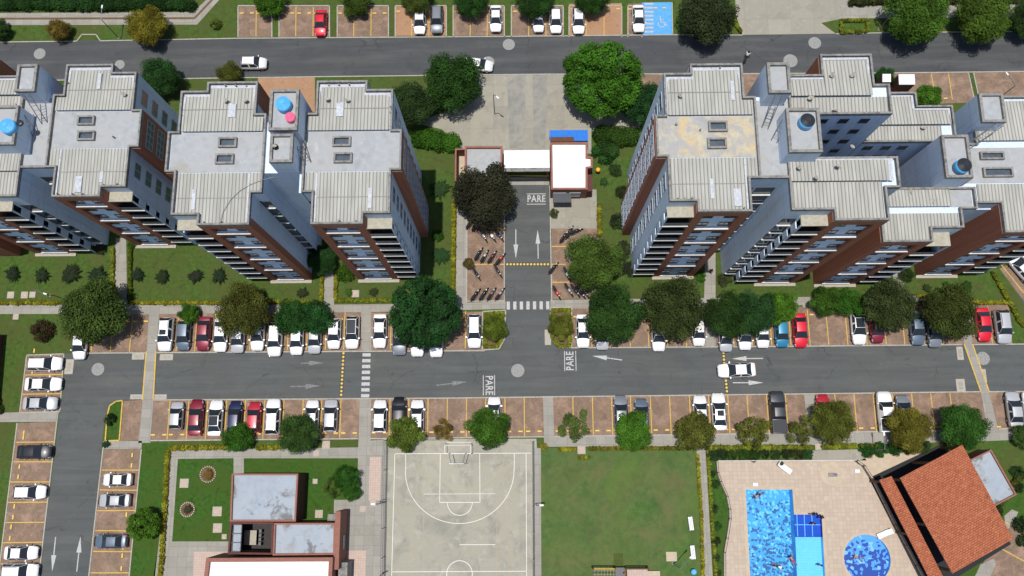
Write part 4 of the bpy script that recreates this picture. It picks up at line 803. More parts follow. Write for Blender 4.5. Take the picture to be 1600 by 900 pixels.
for px in (x0+.2, x1-.2):
    for py in (y0-.3, y1+.2): MB().box(px-.12, px+.12, py-.12, py+.12, 0, 3.94).build('column', M['salmon'], t_)
MB().line(G(788,278), G(858,279), .08, .9, .12).build('barrier_arm', M['paint_yellow'], t_); MB().flat(PP([(788,277),(858,277),(858,289),(788,289)]), .014).build('threshold_slab', M['walk'], t_)
t_ = empty('blue_awning', (*G(889,213), 0), label='bright blue sheet awning behind the gatehouse roof', cat='awning'); x0, y0 = G(858.5,202.5,3.2); x1, y1 = G(919,220,3.2)
mb = MB(); corr(mb, x0, x1, y1, y0, 3.2, 3.0, .3, .03); mb.build('awning_sheet', M['tarp'], t_)
for a, b_ in ((x0+.1, y0-.1), (x1-.1, y0-.1)): MB().cyl(a, b_, .04, 0, 2.95, 8).build('post', M['steel'], t_)
t_ = empty('tiled_lean_to', (*G(878,217), 0), label='small brown tiled lean-to between blue awning and white gatehouse roof', cat='roof'); x0, y0 = G(860,213,3.75); x1, y1 = G(897,222,3.75)
mb = MB(); corr(mb, x0, x1, y1+.05, y0, 3.85, 3.5, .3, .05); mb.build('tile_sheet', M['wood'], t_); MB().box(x0+.05, x1-.05, y1+.1, y0-.1, 0, 3.35).build('wall', M['salmon'], t_)
t_ = empty('utility_room', (*G(1416,124), 0), label='small white roofed hut beside the brick bays behind the right blocks', cat='hut'); 
pl = [G(x, y, 2.6) for x, y in ((1404,116),(1429,116),(1430,132),(1405,132))]; MB().prism(pl, 0, 2.45).build('wall', M['salmon_shade_and_brown'], t_); MB().prism([(x*1.0, y) for x, y in pl], 2.46, 2.6).build('roof', M['white_roof'], t_)
t_ = empty('utility_room', (*G(1387,122), 0), label='partly hidden white roofed hut next to dark bush behind the tallest block', cat='hut')
pl = [G(x, y, 2.6) for x, y in ((1379,115.5),(1392,115.5),(1392,128),(1379,128))]; MB().prism(pl, 0, 2.45).build('wall', M['salmon_shade_and_brown'], t_); MB().prism(pl, 2.46, 2.6).build('roof', M['white_roof'], t_)
# ================================================================ clubhouse bottom left
t_ = empty('clubhouse', (*G(440,830), 0), label='clubhouse with salmon walls, grey and white flat roofs and open courtyard', cat='clubhouse')
def cl_block(px, z, wallm, roofm, ph=.35, pw=.2):
    pl = [G(x, y, z) for x, y in px]; MB().prism(pl, 0, z-ph).build('wall', M[wallm], t_); mb = MB(); parapet(mb, pl, z-ph, ph, pw); mb.build('parapet', M['salmon'], t_); MB().flat(pl, z-ph+.02).build('roof', M[roofm], t_); return pl
cl_block([(362,740),(466,740),(462,815),(359,815)], 4.0, 'salmon_shade_and_brown', 'grey_roof')
cl_block([(428,817),(524,817),(523,867),(426,868)], 4.0, 'salmon_shade_and_brown', 'grey_roof')
cl_block([(322,872),(520,871),(516,960),(312,960)], 5.0, 'salmon', 'white_roof', .4, .45)
pl = [G(x, y, 4.0) for x, y in ((359,815.5),(427,816),(425.5,867),(355,866))]; mb = MB(); parapet(mb, pl, 0, 3.9, .22); mb.build('courtyard_wall', M['salmon_shade_and_brown'], t_); MB().flat(pl, .1).build('courtyard_floor', M['floor_dark'], t_)
mb = MB(); x0, y0 = G(363,820,3.6); x1, y1 = G(375,862,3.6)
for k in range(4): mb.box(x0, x1, y1+(y0-y1)*k/3-.05, y1+(y0-y1)*k/3+.05, 3.45, 3.6)
mb.box(x0, x0+.08, y1, y0, 3.3, 3.44); mb.box(x1-.08, x1, y1, y0, 3.3, 3.44); o = mb.build('pergola', M['rail'], t_); MB().box(x0, x1, y1, y0, 3.2, 3.25).build('pergola_sheet', M['grey_roof'], o)
x0, y0 = G(524,799,4.2); x1, y1 = G(529,890,4.2); MB().box(x0, x1, y1, y0, 0, 4.2).build('end_wall', M['salmon'], t_); MB().box(*(G(512,803,1)[0], x0-.02), G(520,817,1)[1], G(520,803,1)[1], 0, 1).build('meter_box', M['parapet'], t_)
MB().box(G(529,880,3)[0], G(543,880,3)[0], G(529,960,3)[1], G(529,879,3)[1], 0, 3).build('side_annex', M['parapet'], t_)
MB().box(x1+.0, x1+.05, G(530,850,1)[1]-.5, G(530,835,1)[1], .8, 2.6).build('side_window', M['glass'], t_)
o = empty('courtyard_table', (*G(394,840,.75), 0), label='pale table with dark chairs in the clubhouse courtyard', cat='table'); ax, ay = G(391,840,.8); 
MB().box(ax-.75, ax+.75, ay-.85, ay+.85, .76, .82).build('table_top', M['cover_light'], o); 
for sx in (-.6,.6):
    for sy in (-.7,.7): MB().box(ax+sx-.04, ax+sx+.04, ay+sy-.04, ay+sy+.04, .1, .755).build('leg', M['rail'], o)
for k in range(4):
    c_ = empty('courtyard_chair', (ax+1.15, ay-.75+.5*k, .1), label=['uppermost','second','third','lowest'][3-k]+' dark metal chair right of the courtyard table', cat='chair', group='dark chairs beside the courtyard table'); x, y = ax+1.15, ay-.75+.5*k
    MB().box(x-.2, x+.2, y-.19, y+.19, .5, .54).build('seat', M['rail'], c_); MB().box(x+.2, x+.24, y-.19, y+.19, .5, 1.0).build('backrest', M['rail'], c_)
    for sx in (-.17,.17):
        for sy in (-.16,.16): MB().box(x+sx-.015, x+sx+.015, y+sy-.015, y+sy+.015, .1, .5).build('leg', M['rail'], c_)
# ================================================================ pool pavilion with tiled roofs
zh = 5.6
c0 = [G(1406,747,zh), G(1503.5,695,zh), G(1583,842,4.6), G(1480,901,4.6)]
ax_ = Vector(c0[1])-Vector(c0[0]); ang_ = math.atan2(ax_.y, ax_.x); M['tile'] = tilemat('tile', -ang_)
pv = empty('pool_pavilion', (*G(1440,815), 0), label='large pavilion with sloping terracotta tiled roof beside the pool', cat='pavilion')
def slope(pts, th, m, name, par):
    mb = MB(); n = len(pts); mb.add([(x, y, z-th) for x, y, z in pts]+[(x, y, z) for x, y, z in pts], [tuple(range(n))[::-1], tuple(range(n, 2*n))]+[(i, (i+1) % n, n+(i+1) % n, n+i) for i in range(n)])
    o = mb.build(name, m, par); bm = bmesh.new(); bm.from_mesh(o.data); bmesh.ops.recalc_face_normals(bm, faces=bm.faces); bm.to_mesh(o.data); bm.free(); return o
# rows of barrel tiles: many thin sloping strips, each a little above the last
def tiled(cs, name, row=.36):
    A_1, B_1, C_1, D_1 = [Vector(c) for c in cs]; n = int((D_1-A_1).length/row); mb = MB()
    for i in range(n):
        f0, f1 = i/n, (i+1)/n; p0, p1 = A_1.lerp(D_1, f0), B_1.lerp(C_1, f0); q0, q1 = A_1.lerp(D_1, f1), B_1.lerp(C_1, f1)
        vs = [(*p0.xy, p0.z-.12), (*p1.xy, p1.z-.12), (*q1.xy, q1.z-.12), (*q0.xy, q0.z-.12), (*p0.xy, p0.z+.005), (*p1.xy, p1.z+.005), (*q1.xy, q1.z+.06), (*q0.xy, q0.z+.06)]
        mb.add(vs, [(3,2,1,0),(4,5,6,7),(0,1,5,4),(1,2,6,5),(2,3,7,6),(3,0,4,7)])
    o = mb.build(name, M['tile'], pv); bm = bmesh.new(); bm.from_mesh(o.data); bmesh.ops.recalc_face_normals(bm, faces=bm.faces); bm.to_mesh(o.data); bm.free()
q = [G(1406,747,zh), G(1503.5,695,zh-.9), G(1583,842,zh-.9), G(1486,898,zh)]
tiled([(*G(1406,747,zh),zh),(*G(1503.5,695,zh-.9),zh-.9),(*G(1583,842,zh-.9),zh-.9),(*G(1488,896,zh),zh)], 'main_tiled_roof')
tiled([(*G(1374,750,3.6),3.6),(*G(1393,744,4.0),4.0),(*G(1486,925,4.0),4.0),(*G(1466,932,3.6),3.6)], 'lower_tiled_roof')
for px, py in ((1409,750),(1500,699),(1577,840),(1487,892),(1455,723),(1447,820),(1540,770)):
    x, y = G(px, py, zh-1); MB().box(x-.15, x+.15, y-.15, y+.15, 0, zh-1.1).build('column', M['wood'], pv)
for px, py in ((1378,753),(1462,915),(1420,835)):
    x, y = G(px, py, 3.4); MB().box(x-.12, x+.12, y-.12, y+.12, 0, 3.3).build('column', M['wood'], pv)
struct('pavilion_floor_shade', MB().flat(PP([(1357,747),(1440,708),(1470,694),(1580,850),(1450,930),(1442,905)]), .02), M['dark'])  # near-black colour and outline stand in for the shadow under the roofs
t_ = empty('service_room', (*G(1545,760), 0), label='grey flat roofed room attached to the right of the tiled pavilion', cat='room'); pl = [G(x, y, 3.4) for x, y in ((1512,720),(1549,702),(1589,773),(1553,792))]
MB().prism(pl, 0, 3.1).build('wall', M['salmon'], t_); mb = MB(); parapet(mb, pl, 3.1, .3, .18); mb.build('parapet', M['salmon'], t_); MB().flat(pl, 3.12).build('roof', M['grey_roof'], t_)
# ================================================================ VEHICLES
def loft(mb, st, m=0):
    """st = list of (x, [(y,z)...]) half sections from bottom centre outwards to top centre; mirrored"""
    rings = []
    for x, sec in st:
        full = [(x, y, z) for y, z in sec]+[(x, -y, z) for y, z in sec[::-1] if y > 1e-6]; rings.append(full)
    n = len(rings[0]); vs = [p for r_ in rings for p in r_]
    fs = [(i*n+k, i*n+(k+1) % n, (i+1)*n+(k+1) % n, (i+1)*n+k) for i in range(len(rings)-1) for k in range(n)]
    fs += [tuple(range(n))[::-1], tuple(range((len(rings)-1)*n, len(rings)*n))]; mb.add(vs, fs, m)
def make_car(kind):
    S = dict(sedan=dict(L=4.45, W=1.76, H=1.45, hood=.92, deck=.98, ws=(1.08, .22), rr=(-.98, -1.68), tail=-2.2),
             hatch=dict(L=3.9, W=1.72, H=1.5, hood=.93, deck=.95, ws=(.98, .18), rr=(-1.35, -1.82), tail=-1.92),
             suv=dict(L=4.4, W=1.84, H=1.68, hood=1.05, deck=1.05, ws=(1.08, .32), rr=(-1.62, -2.08), tail=-2.17),
             pickup=dict(L=5.2, W=1.88, H=1.75, hood=1.12, deck=1.08, ws=(1.25, .5), rr=(-.55, -.85), tail=-2.55))[kind]
    L, W, H = S['L']/2, S['W']/2, S['H']; hd, dk = S['hood'], S['deck']; (wx, wt), (rt, rx) = S['ws'], S['rr']; T_ = S['tail']
    root = empty('parked_car', (0, 0, 0)); b = MB()
    def sec(w, zt, zb=.28, cr=.04): return [(0, zb), (w*.86, zb), (w*.98, zb+.12), (w, zb+.32), (w*.985, zt-.16), (w*.9, zt-.03), (w*.6, zt+cr*.5), (0, zt+cr)]
    st = [(-L, sec(W*.78, dk-.22, .42)), (-L+.1, sec(W*.9, dk-.06, .34)), (-L+.35, sec(W*.97, dk, .26)), (rx, sec(W, dk+.0)), (0, sec(W, dk-.02)), (wx, sec(W, hd+.02)), (L-.65, sec(W*.96, hd-.10)), (L-.25, sec(W*.87, hd-.22, .26)), (L-.07, sec(W*.72, hd-.34, .32)), (L, sec(W*.5, hd-.42, .4))]
    if kind == 'pickup':
        st = [(-L, sec(W*.97, dk-.02, .45)), (-L+.1, sec(W, dk, .4)), (rx, sec(W, dk)), (0, sec(W, dk-.02)), (wx, sec(W, hd+.02)), (L-.6, sec(W*.97, hd-.06)), (L-.22, sec(W*.9, hd-.14, .3)), (L-.04, sec(W*.78, hd-.3, .36)), (L, sec(W*.6, hd-.4, .42))]
    loft(b, st)
    # greenhouse in body colour; glass lies on it
    wb, wr = W*.93, W*.66; zb0, zb1 = hd-.03, dk-.03
    g = MB(); 
    def gs(x, w, z, zb): return (x, [(0, zb), (w*1.0, zb), (w, z)] + [(w*.9, z+.03), (0, z+.055)])
    P = [(wx, -wb, zb0), (wx, wb, zb0), (wt, wr, H-.05), (wt, -wr, H-.05), (rx, -wb, zb1), (rx, wb, zb1), (rt, wr, H-.05), (rt, -wr, H-.05)]
    mid = [(wt, wr*.55, H), (wt, -wr*.55, H), (rt, wr*.55, H-.01), (rt, -wr*.55, H-.01), (0.5*(wt+rt), wr, H-.02), (0.5*(wt+rt), -wr, H-.02), (0.5*(wt+rt), wr*.55, H+.03), (0.5*(wt+rt), -wr*.55, H+.03)]
    g.add(P+mid, [(0,1,2,3), (3,2,8,9), (5,4,7,6), (6,7,11,10), (1,5,6,2), (2,6,12), (4,0,3,7), (7,3,13), (2,12,14,8), (12,6,10,14), (8,14,15,9), (14,10,11,15), (9,15,13,3), (15,11,7,13)])
    b.add(g.v, g.f); body = b.build('body', M['paint'], root, wloc=False, smooth=True)
    body.data.set_sharp_from_angle(angle=R(38))
    def off(q, d): 
        a, b2, c = [Vector(v) for v in q[:3]]; n_ = (b2-a).cross(c-a).normalized()*d; return [tuple(Vector(v)+n_) for v in q]
    def inset(q, k): c = sum((Vector(v) for v in q), Vector())/len(q); return [tuple(c+(Vector(v)-c)*k) for v in q]
    ws = inset([P[0], P[1], P[2], P[3]], .93); nm = 1
    def glass(q, name, k=.93):
        q = inset(q, k); a, b2, c = [Vector(v) for v in q[:3]]; n_ = (b2-a).cross(c-a).normalized(); cc = sum((Vector(v) for v in q), Vector())/len(q)
        if n_.dot(cc-Vector((-.3, 0, .9))) < 0: n_ = -n_
        q1 = [tuple(Vector(v)+n_*.03) for v in q]; q0 = [tuple(Vector(v)-n_*.02) for v in q]
        n2 = len(q); mb = MB().add(q0+q1, [tuple(range(n2))[::-1], tuple(range(n2, 2*n2))]+[(i, (i+1) % n2, n2+(i+1) % n2, n2+i) for i in range(n2)])
        o = mb.build(name, M['glass'], root, wloc=False); bm = bmesh.new(); bm.from_mesh(o.data); bmesh.ops.recalc_face_normals(bm, faces=bm.faces); bm.to_mesh(o.data); bm.free(); return o
    glass([P[0], P[1], P[2], P[3]], 'windshield', .97); glass([P[5], P[4], P[7], P[6]], 'rear_window', .94)
    for s in (0, 1):
        A, B, C_, D = (P[1], P[5], P[6], P[2]) if s else (P[4], P[0], P[3], P[7])
        up = lambda q, f: tuple(Vector(q[0]).lerp(Vector(q[1]), f)); f_ = .12
        A2, D2, B2, C2 = up((A, D), .1), up((A, D), .9), up((B, C_), .1), up((B, C_), .9); m0, m1 = up((A2, B2), .47), up((D2, C2), .47); n0, n1 = up((A2, B2), .53), up((D2, C2), .53)
        glass([A2, m0, m1, D2], 'side_window', .95); 
        if kind != 'pickup': glass([n0, B2, C2, n1], 'side_window', .92)
    for s in (1, -1):
        m_ = MB(); m_.obox(wx-.22, s*(W+.06), .14, .2, hd+.0, hd+.12, s*.3); m_.build('mirror', M['paint'], root, wloc=False)
        h_ = MB(); h_.add([(L-.30, s*W*.50, hd-.20), (L-.10, s*W*.44, hd-.30), (L-.20, s*W*.80, hd-.30), (L-.48, s*W*.88, hd-.18), (L-.30, s*W*.50, hd-.34), (L-.05, s*W*.46, hd-.46), (L-.12, s*W*.80, hd-.46), (L-.46, s*W*.93, hd-.34)], [(0,1,2,3),(7,6,5,4),(0,4,5,1),(1,5,6,2),(2,6,7,3),(3,7,4,0)])
        o = h_.build('headlight', M['head'], root, wloc=False); bm = bmesh.new(); bm.from_mesh(o.data); bmesh.ops.recalc_face_normals(bm, faces=bm.faces); bm.to_mesh(o.data); bm.free()
        MB().box(-L-.01, -L+.16, s*W*.6, s*W*.9, dk-.34, dk-.12).build('taillight', M['tail'], root, wloc=False)
    for x in (L-.85, -L+.82):
        for s in (1, -1):
            t_ = MB(); n = 16; r_ = .33; y0, y1 = s*(W-.2), s*(W+.012)
            vs = [(x+r_*cos(2*pi*i/n), y, .33+r_*sin(2*pi*i/n)) for y in (y0, y1) for i in range(n)]; t_.add(vs, [tuple(range(n)), tuple(range(n, 2*n))]+[(i, (i+1) % n, n+(i+1) % n, n+i) for i in range(n)])
            wh = t_.build('wheel', M['rubber'], root, wloc=False, smooth=False); rr_ = .21; vs = [(x+rr_*cos(2*pi*i/n), y, .33+rr_*sin(2*pi*i/n)) for y in (s*(W+.0), s*(W+.022)) for i in range(n)]
            MB().add(vs, [tuple(range(n)), tuple(range(n, 2*n))]+[(i, (i+1) % n, n+(i+1) % n, n+i) for i in range(n)]).build('rim', M['rim'], wh, wloc=False)
    MB().box(L-.12, L+.012, -W*.42, W*.42, .42, .58).build('grille', M['dark'], root, wloc=False)
    if kind == 'suv':
        for s in (1, -1): MB().tube([(wt-.2, s*wr*.9, H+.02), (wt-.35, s*wr*.9, H+.07), (rt+.25, s*wr*.9, H+.07), (rt+.1, s*wr*.9, H+.0)], .022, 6).build('roof_rail', M['steel'], root, wloc=False)
    if kind == 'pickup':
        bd = MB(); bd.box(-L+.12, rx-.1, -W*.84, W*.84, dk+.02, dk+.06); bd.build('cargo_bed', M['tank_black'], root, wloc=False)
        for s in (1, -1): MB().box(-L+.05, rx-.02, s*W*.86, s*W*.95, dk-.02, dk+.12).build('bed_rail', M['paint'], root, wloc=False)
    return root
CARP = {k: make_car(k) for k in ('sedan', 'hatch', 'suv', 'pickup')}
index_kids()
for o in list(CARP.values()):   # parked far below? no: prototypes become the first car of their kind
    pass
used = {}
WHITE, SILV, GREY, DGREY, BLACK, NAVY = (.78,.78,.78), (.42,.43,.45), (.18,.20,.23), (.055,.06,.07), (.012,.013,.018), (.012,.02,.07)
RED, DRED, BRED, TEAL, BLGREY, PICK = (.42,.02,.04), (.20,.012,.03), (.62,.01,.03), (.02,.19,.33), (.10,.14,.19), (.035,.04,.048)
def place_car(kind, px, py, hd, col, label, s=1, group=None, roofglass=False, name='parked_car', sun=False, z=.9):
    src = CARP[kind]
    if kind in used: c = cp(src)
    else: c = src; used[kind] = 1
    x, y = G(px, py, z); c.location = (x, y, .02); c.rotation_euler.z = R(hd); c.scale = (s, s*.5+.5, 1); tag(c, label, 'car' if kind != 'pickup' else 'pickup truck', group)
    for ch in c.children if c.children else []: pass
    kids = [q for q in COL.objects if q.parent == c]
    for ch in kids: ch.color = (*col, 1)
    if roofglass or sun:
        wr, H, x1, x0 = dict(sedan=(.53, 1.5, .2, -.95), hatch=(.52, 1.55, .1, -1.3), suv=(.55, 1.73, .3, -1.55), pickup=(.5, 1.8, .4, -.5))[kind]
        if sun: x1, x0, wr = x1-.1, x1-.75, wr*.75
        mb = MB().box(x0, x1, -wr, wr, H-.02, H+.003); mb.build('roof_glass' if roofglass else 'sunroof', M['glass'], c, wloc=False, bevel=.015)
    return c
gu, gl_, gt, gw, gc = 'cars parked nose down in the upper row of the middle road', 'cars parked nose up in the lower row of the middle road', 'cars parked along the top road', 'cars parked left of the left road', 'cars parked right of the left road'
N_, S_, E_r, W_r = 90, -90, 0, 180
for a in [
 ('hatch',124,538,S_,WHITE,'white car whose nose shows under the big tree at the left bays',gu),
 ('suv',258,522,S_,WHITE,'white suv with sunroof right of the left walkway',gu,1,0,1),
 ('hatch',286,524,S_,BLGREY,'blue grey hatchback beside the crimson sedan under a small tree',gu),
 ('sedan',317,521,S_,DRED,'crimson sedan in the upper row near the small dark tree',gu),
 ('sedan',344,523,S_,WHITE,'white car right of the crimson one, tail under the round tree',gu),
 ('hatch',371,528,S_,SILV,'grey hatchback mostly under the olive tree, upper row',gu),
 ('sedan',402,521,S_,WHITE,'white sedan between two trees, tail in shade, upper row',gu),
 ('suv',429,530,S_,WHITE,'white suv poking out over the road edge beside a forked tree',gu),
 ('hatch',463,531,S_,WHITE,'white hatchback half under the forked dark tree',gu),
 ('hatch',491,529,S_,SILV,'silver grey hatchback under the right edge of the forked tree',gu),
 ('hatch',521.5,521,S_,WHITE,'white hatchback with all of its roof in view beside the black roofed car',gu,1.02),
 ('suv',550,519,S_,WHITE,'white car with black glass roof left of the walkway',gu,.97,1),
 ('sedan',593,517,S_,WHITE,'white sedan just right of the zebra walkway, upper row',gu),
 ('sedan',624,528,S_,GREY,'grey sedan nose showing under the left of the big round tree',gu),
 ('sedan',652,530,S_,WHITE,'white sedan nose showing under the middle of the big round tree',gu),
 ('sedan',681.5,531,S_,WHITE,'white sedan over the road line under the right of the big round tree',gu,1),
 ('suv',741,517,S_,WHITE,'white car standing alone left of the entrance planting island',gu),
 ('sedan',911,517,S_,WHITE,'white sedan right of the entrance planting island',gu,.98),
 ('hatch',941,523,S_,SILV,'silver hatchback under the left edge of a dark tree',gu),
 ('sedan',1029,523,S_,WHITE,'white car alone with its nose showing under a dark olive tree',gu,.95),
 ('hatch',1092,518,S_,WHITE,'small white car left of the walkway under the dark trees',gu,.95),
 ('hatch',1134,527,S_,SILV,'silver car nose showing under the dark trees by the stud bump',gu,.95),
 ('hatch',1164,523,S_,WHITE,'white car second from the stud bump under the dark trees',gu),
 ('hatch',1192,521,S_,WHITE,'white car nose under the bright green tree left of the teal car',gu,.95),
 ('hatch',1222,520,S_,TEAL,'small teal blue hatchback left of the red sedan',gu,.95),
 ('sedan',1251,516,S_,BRED,'bright red sedan in the right half of the upper row',gu),
 ('sedan',1342,510,S_,WHITE,'white sedan with black glass roof left of a dark red hatchback',gu,1.05,1),
 ('hatch',1371,513,S_,DRED,'dark red hatchback beside the white car with black roof',gu,.95),
 ('sedan',1434,512,S_,BLGREY,'slate grey sedan between two olive trees, upper row',gu),
 ('hatch',1461,519,S_,GREY,'grey blue hatchback partly under the right olive tree',gu),
 ('sedan',1538,507,S_,BRED,'red sedan right of the right raised crossing',gu,.98),
 ('suv',1568,510,S_,SILV,'silver car at the right end of the upper row beside a hedge',gu),
 ('hatch',275,649,N_,SILV,'small silver car at the left end of the lower row',gl_,.9),
 ('sedan',305,652,N_,DRED,'dark red sedan, left one of the two red cars in the lower row',gl_,1.02),
 ('sedan',336,653,N_,WHITE,'white car with black glass roof between dark red and navy cars',gl_,1.02,1),
 ('hatch',366,651,N_,NAVY,'navy hatchback left of the red sedan, lower row',gl_,1.02),
 ('hatch',396,652,N_,RED,'red car between the navy and the white suv, lower row',gl_),
 ('suv',426,651,N_,WHITE,'white suv right of the red car in the lower row',gl_,1.03),
 ('hatch',487,649,N_,WHITE,'white hatchback partly under the green tree near the stud bump',gl_),
 ('hatch',516,649,N_,SILV,'silver and white hatchback left of the walkway, lower row',gl_,1.05),
 ('hatch',593,650,N_,WHITE,'white car next to the walkway below the zebra crossing',gl_,1.05),
 ('suv',623,646,N_,BLACK,'black suv between two white cars, lower row',gl_,.95),
 ('hatch',651.5,650,N_,WHITE,'white hatchback right of the black suv',gl_,1.05),
 ('hatch',772,644,N_,WHITE,'white car alone above a wide green tree in the lower row',gl_),
 ('sedan',970.5,645,N_,GREY,'dark grey sedan above the bright green tree, lower row',gl_),
 ('hatch',1003,648,N_,BLGREY,'blue grey hatchback beside the dark grey sedan, lower row',gl_,1.05),
 ('hatch',1095,643,N_,WHITE,'white hatchback above the olive tree left of the sunroof sedan',gl_,1.05),
 ('sedan',1124,643,N_,WHITE,'white sedan with sunroof beside the lower end of the stud bump',gl_,1.05,0,1),
 ('pickup',1216,644,N_,PICK,'dark grey pickup truck in the lower row',gl_,1.02),
 ('hatch',1288,640,N_,RED,'red car nose showing above an olive tree, lower row',gl_),
 ('pickup',1384,643,N_,WHITE,'white pickup truck with a black bed in the lower row',gl_,.97),
 ('hatch',1413,641,N_,GREY,'grey car between white pickup and yellow olive tree',gl_),
 ('sedan',1586,639,N_,SILV,'silver sedan at the right end of the lower row',gl_),
 ('sedan',1612,640,N_,WHITE,'car cut by the right edge of the picture, lower row',gl_),
 ('suv',69.5,568,E_r,WHITE,'topmost white suv of the three cars in the upper left bays',gw,1,0,0),
 ('sedan',66.5,600,E_r,WHITE,'white sedan between the topmost white suv and the grey sedan, upper left bays',gw,1.05,0,0),
 ('sedan',62,630,E_r,SILV,'grey and white sedan, lowest of the three upper left bays',gw,.98),
 ('sedan',53,706,E_r,BLACK,'black sedan in the lower left bays',gw,.98),
 ('hatch',45,769,E_r,WHITE,'white car below the black sedan with two empty bays under it',gw,1.05),
 ('sedan',32,864,E_r,WHITE,'white sedan, second from the bottom of the left bays',gw,.92),
 ('suv',30,893,E_r,WHITE,'white suv at the bottom edge of the left bays',gw,1.02),
 ('sedan',182,749.5,W_r,WHITE,'white sedan, top one of the three right of the left road',gc,.82),
 ('sedan',177.5,782,W_r,SILV,'silver sedan under the white one, right of the left road',gc,.88),
 ('sedan',171.5,846,W_r,BLGREY,'slate blue sedan near the round green tree by the left road',gc,.9),
 ('sedan',500.5,35,S_,BRED,'bright red car parked above the top road',gt,.88),
 ('hatch',655.5,32,S_,WHITE,'white car left of the grey one above the top road',gt),
 ('suv',682.5,30,S_,GREY,'dark grey suv above the top road',gt,.92),
 ('sedan',774.5,28,S_,WHITE,'white sedan alone in its bays above the top road',gt,.9),
 ('hatch',841.5,32,S_,WHITE,'small white car, left of a pair above the top road',gt,.85),
 ('hatch',868.5,31,S_,WHITE,'white car right of the small white one above the top road',gt,.98),
 ('hatch',904,31,S_,WHITE,'white car next to two empty orange bays above the top road',gt,1.03),
 ('sedan',998,28,S_,WHITE,'white sedan beside the blue disabled bay',gt,.92),
 ]:
    kind, px, py, hd, col, lb, grp = a[:7]; s = a[7] if len(a) > 7 else 1; place_car(kind, px, py, hd, col, lb, s, grp, bool(a[8]) if len(a) > 8 else False, sun=bool(a[9]) if len(a) > 9 else False)
for a in [('suv',396,98,0,WHITE,'white suv driving on the top road',.82),('sedan',748,100,-8,WHITE,'white car on the top road half hidden by the dark tree',.9),('sedan',1151.5,578,182,WHITE,'white sedan driving over the stud bump on the middle road',1.08),('sedan',1597,417,125,WHITE,'white car parked askew at the right edge lot',1.05)]:
    c = place_car(*a[:6], a[6]); c.name = 'driving_car' if 'driving' in a[5] else 'parked_car'
sh = MB().tube([(1.5,0,.0),(1.5,0,.01)],.01,4)
# ---------------------------------------------------------------- motorcycles
def make_moto():
    r_ = empty('motorcycle', (0, 0, 0))
    for x in (.66, -.62):
        t_ = MB(); n = 16
        vs = [(x+rr*cos(2*pi*i/n), y, .3+rr*sin(2*pi*i/n)) for (rr, y) in ((.19,-.05),(.3,-.045),(.3,.045),(.19,.05)) for i in range(n)]
        t_.add(vs, [(k*n+i, k*n+(i+1) % n, ((k+1) % 4)*n+(i+1) % n, ((k+1) % 4)*n+i) for k in range(4) for i in range(n)]); wh = t_.build('wheel', M['rubber'], r_, wloc=False)
        h_ = MB(); vs = [(x+.19*cos(2*pi*i/n), y, .3+.19*sin(2*pi*i/n)) for y in (-.02, .02) for i in range(n)]; h_.add(vs, [tuple(range(n)), tuple(range(n, 2*n))]); h_.build('rim', M['moto_dark'], wh, wloc=False)
    b = MB(); loft(b, [(.34, [(0,.5),(.06,.55),(.08,.72),(0,.78)]), (.2, [(0,.48),(.13,.55),(.16,.78),(0,.88)]), (-.05, [(0,.48),(.12,.55),(.14,.76),(0,.84)]), (-.2, [(0,.5),(.09,.55),(.1,.7),(0,.76)])]); b.build('tank', M['paint'], r_, wloc=False, smooth=True)
    s = MB(); loft(s, [(-.1, [(0,.66),(.09,.68),(.11,.76),(0,.8)]), (-.4, [(0,.66),(.13,.68),(.14,.76),(0,.79)]), (-.8, [(0,.7),(.1,.72),(.11,.82),(0,.85)]), (-.92, [(0,.76),(.04,.77),(.05,.83),(0,.85)])]); s.build('seat', M['rubber'], r_, wloc=False, smooth=True)
    MB().box(-.25, .3, -.13, .13, .25, .52).build('engine', M['moto_dark'], r_, wloc=False, bevel=.03)
    MB().tube([(.66,-.08,.3),(.42,-.09,.92)], .025, 6).tube([(.66,.08,.3),(.42,.09,.92)], .025, 6).build('fork', M['chrome'], r_, wloc=False)
    MB().tube([(.22,-.36,1.0),(.36,-.25,.98),(.42,0,.95),(.36,.25,.98),(.22,.36,1.0)], .018, 6).tube([(.34,-.28,.99),(.36,-.3,1.16)], .01, 4).tube([(.34,.28,.99),(.36,.3,1.16)], .01, 4).build('handlebar', M['moto_dark'], r_, wloc=False)
    MB().sphere((.5, 0, .86), .09, 10, 6).build('headlight', M['head'], r_, wloc=False, smooth=True)
    MB().tube([(0,-.17,.32),(-.35,-.2,.32),(-.75,-.2,.42)], .04, 8).build('exhaust', M['chrome'], r_, wloc=False)
    f = MB(); loft(f, [(-.98, [(0,.5),(.06,.52),(.06,.56),(0,.6)]), (-.78, [(0,.6),(.07,.62),(.07,.66),(0,.7)]), (-.5, [(0,.62),(.06,.64),(.06,.68),(0,.7)])]); f.build('mudguard', M['paint'], r_, wloc=False)
    MB().box(-1.0,-.94,-.05,.05,.62,.7).build('taillight', M['tail'], r_, wloc=False)
    return r_
MP = make_moto(); index_kids(); mused = [0]
def moto(px, py, a, col, label, grp):
    c = MP if not mused[0] else cp(MP); mused[0] = 1; x, y = G(px, py, .6); c.location = (x, y, .02); c.rotation_euler.z = R(a); c.scale = (1.12, 1.25, 1.05)
    tag(c, label, 'motorcycle', grp)
    for q in COL.objects:
        if q.parent == c: q.color = (*col, 1)
    return c
ml, mr = 'motorcycles parked left of the entrance lane', 'motorcycles parked right of the entrance lane'
BK = (.015,.015,.018)
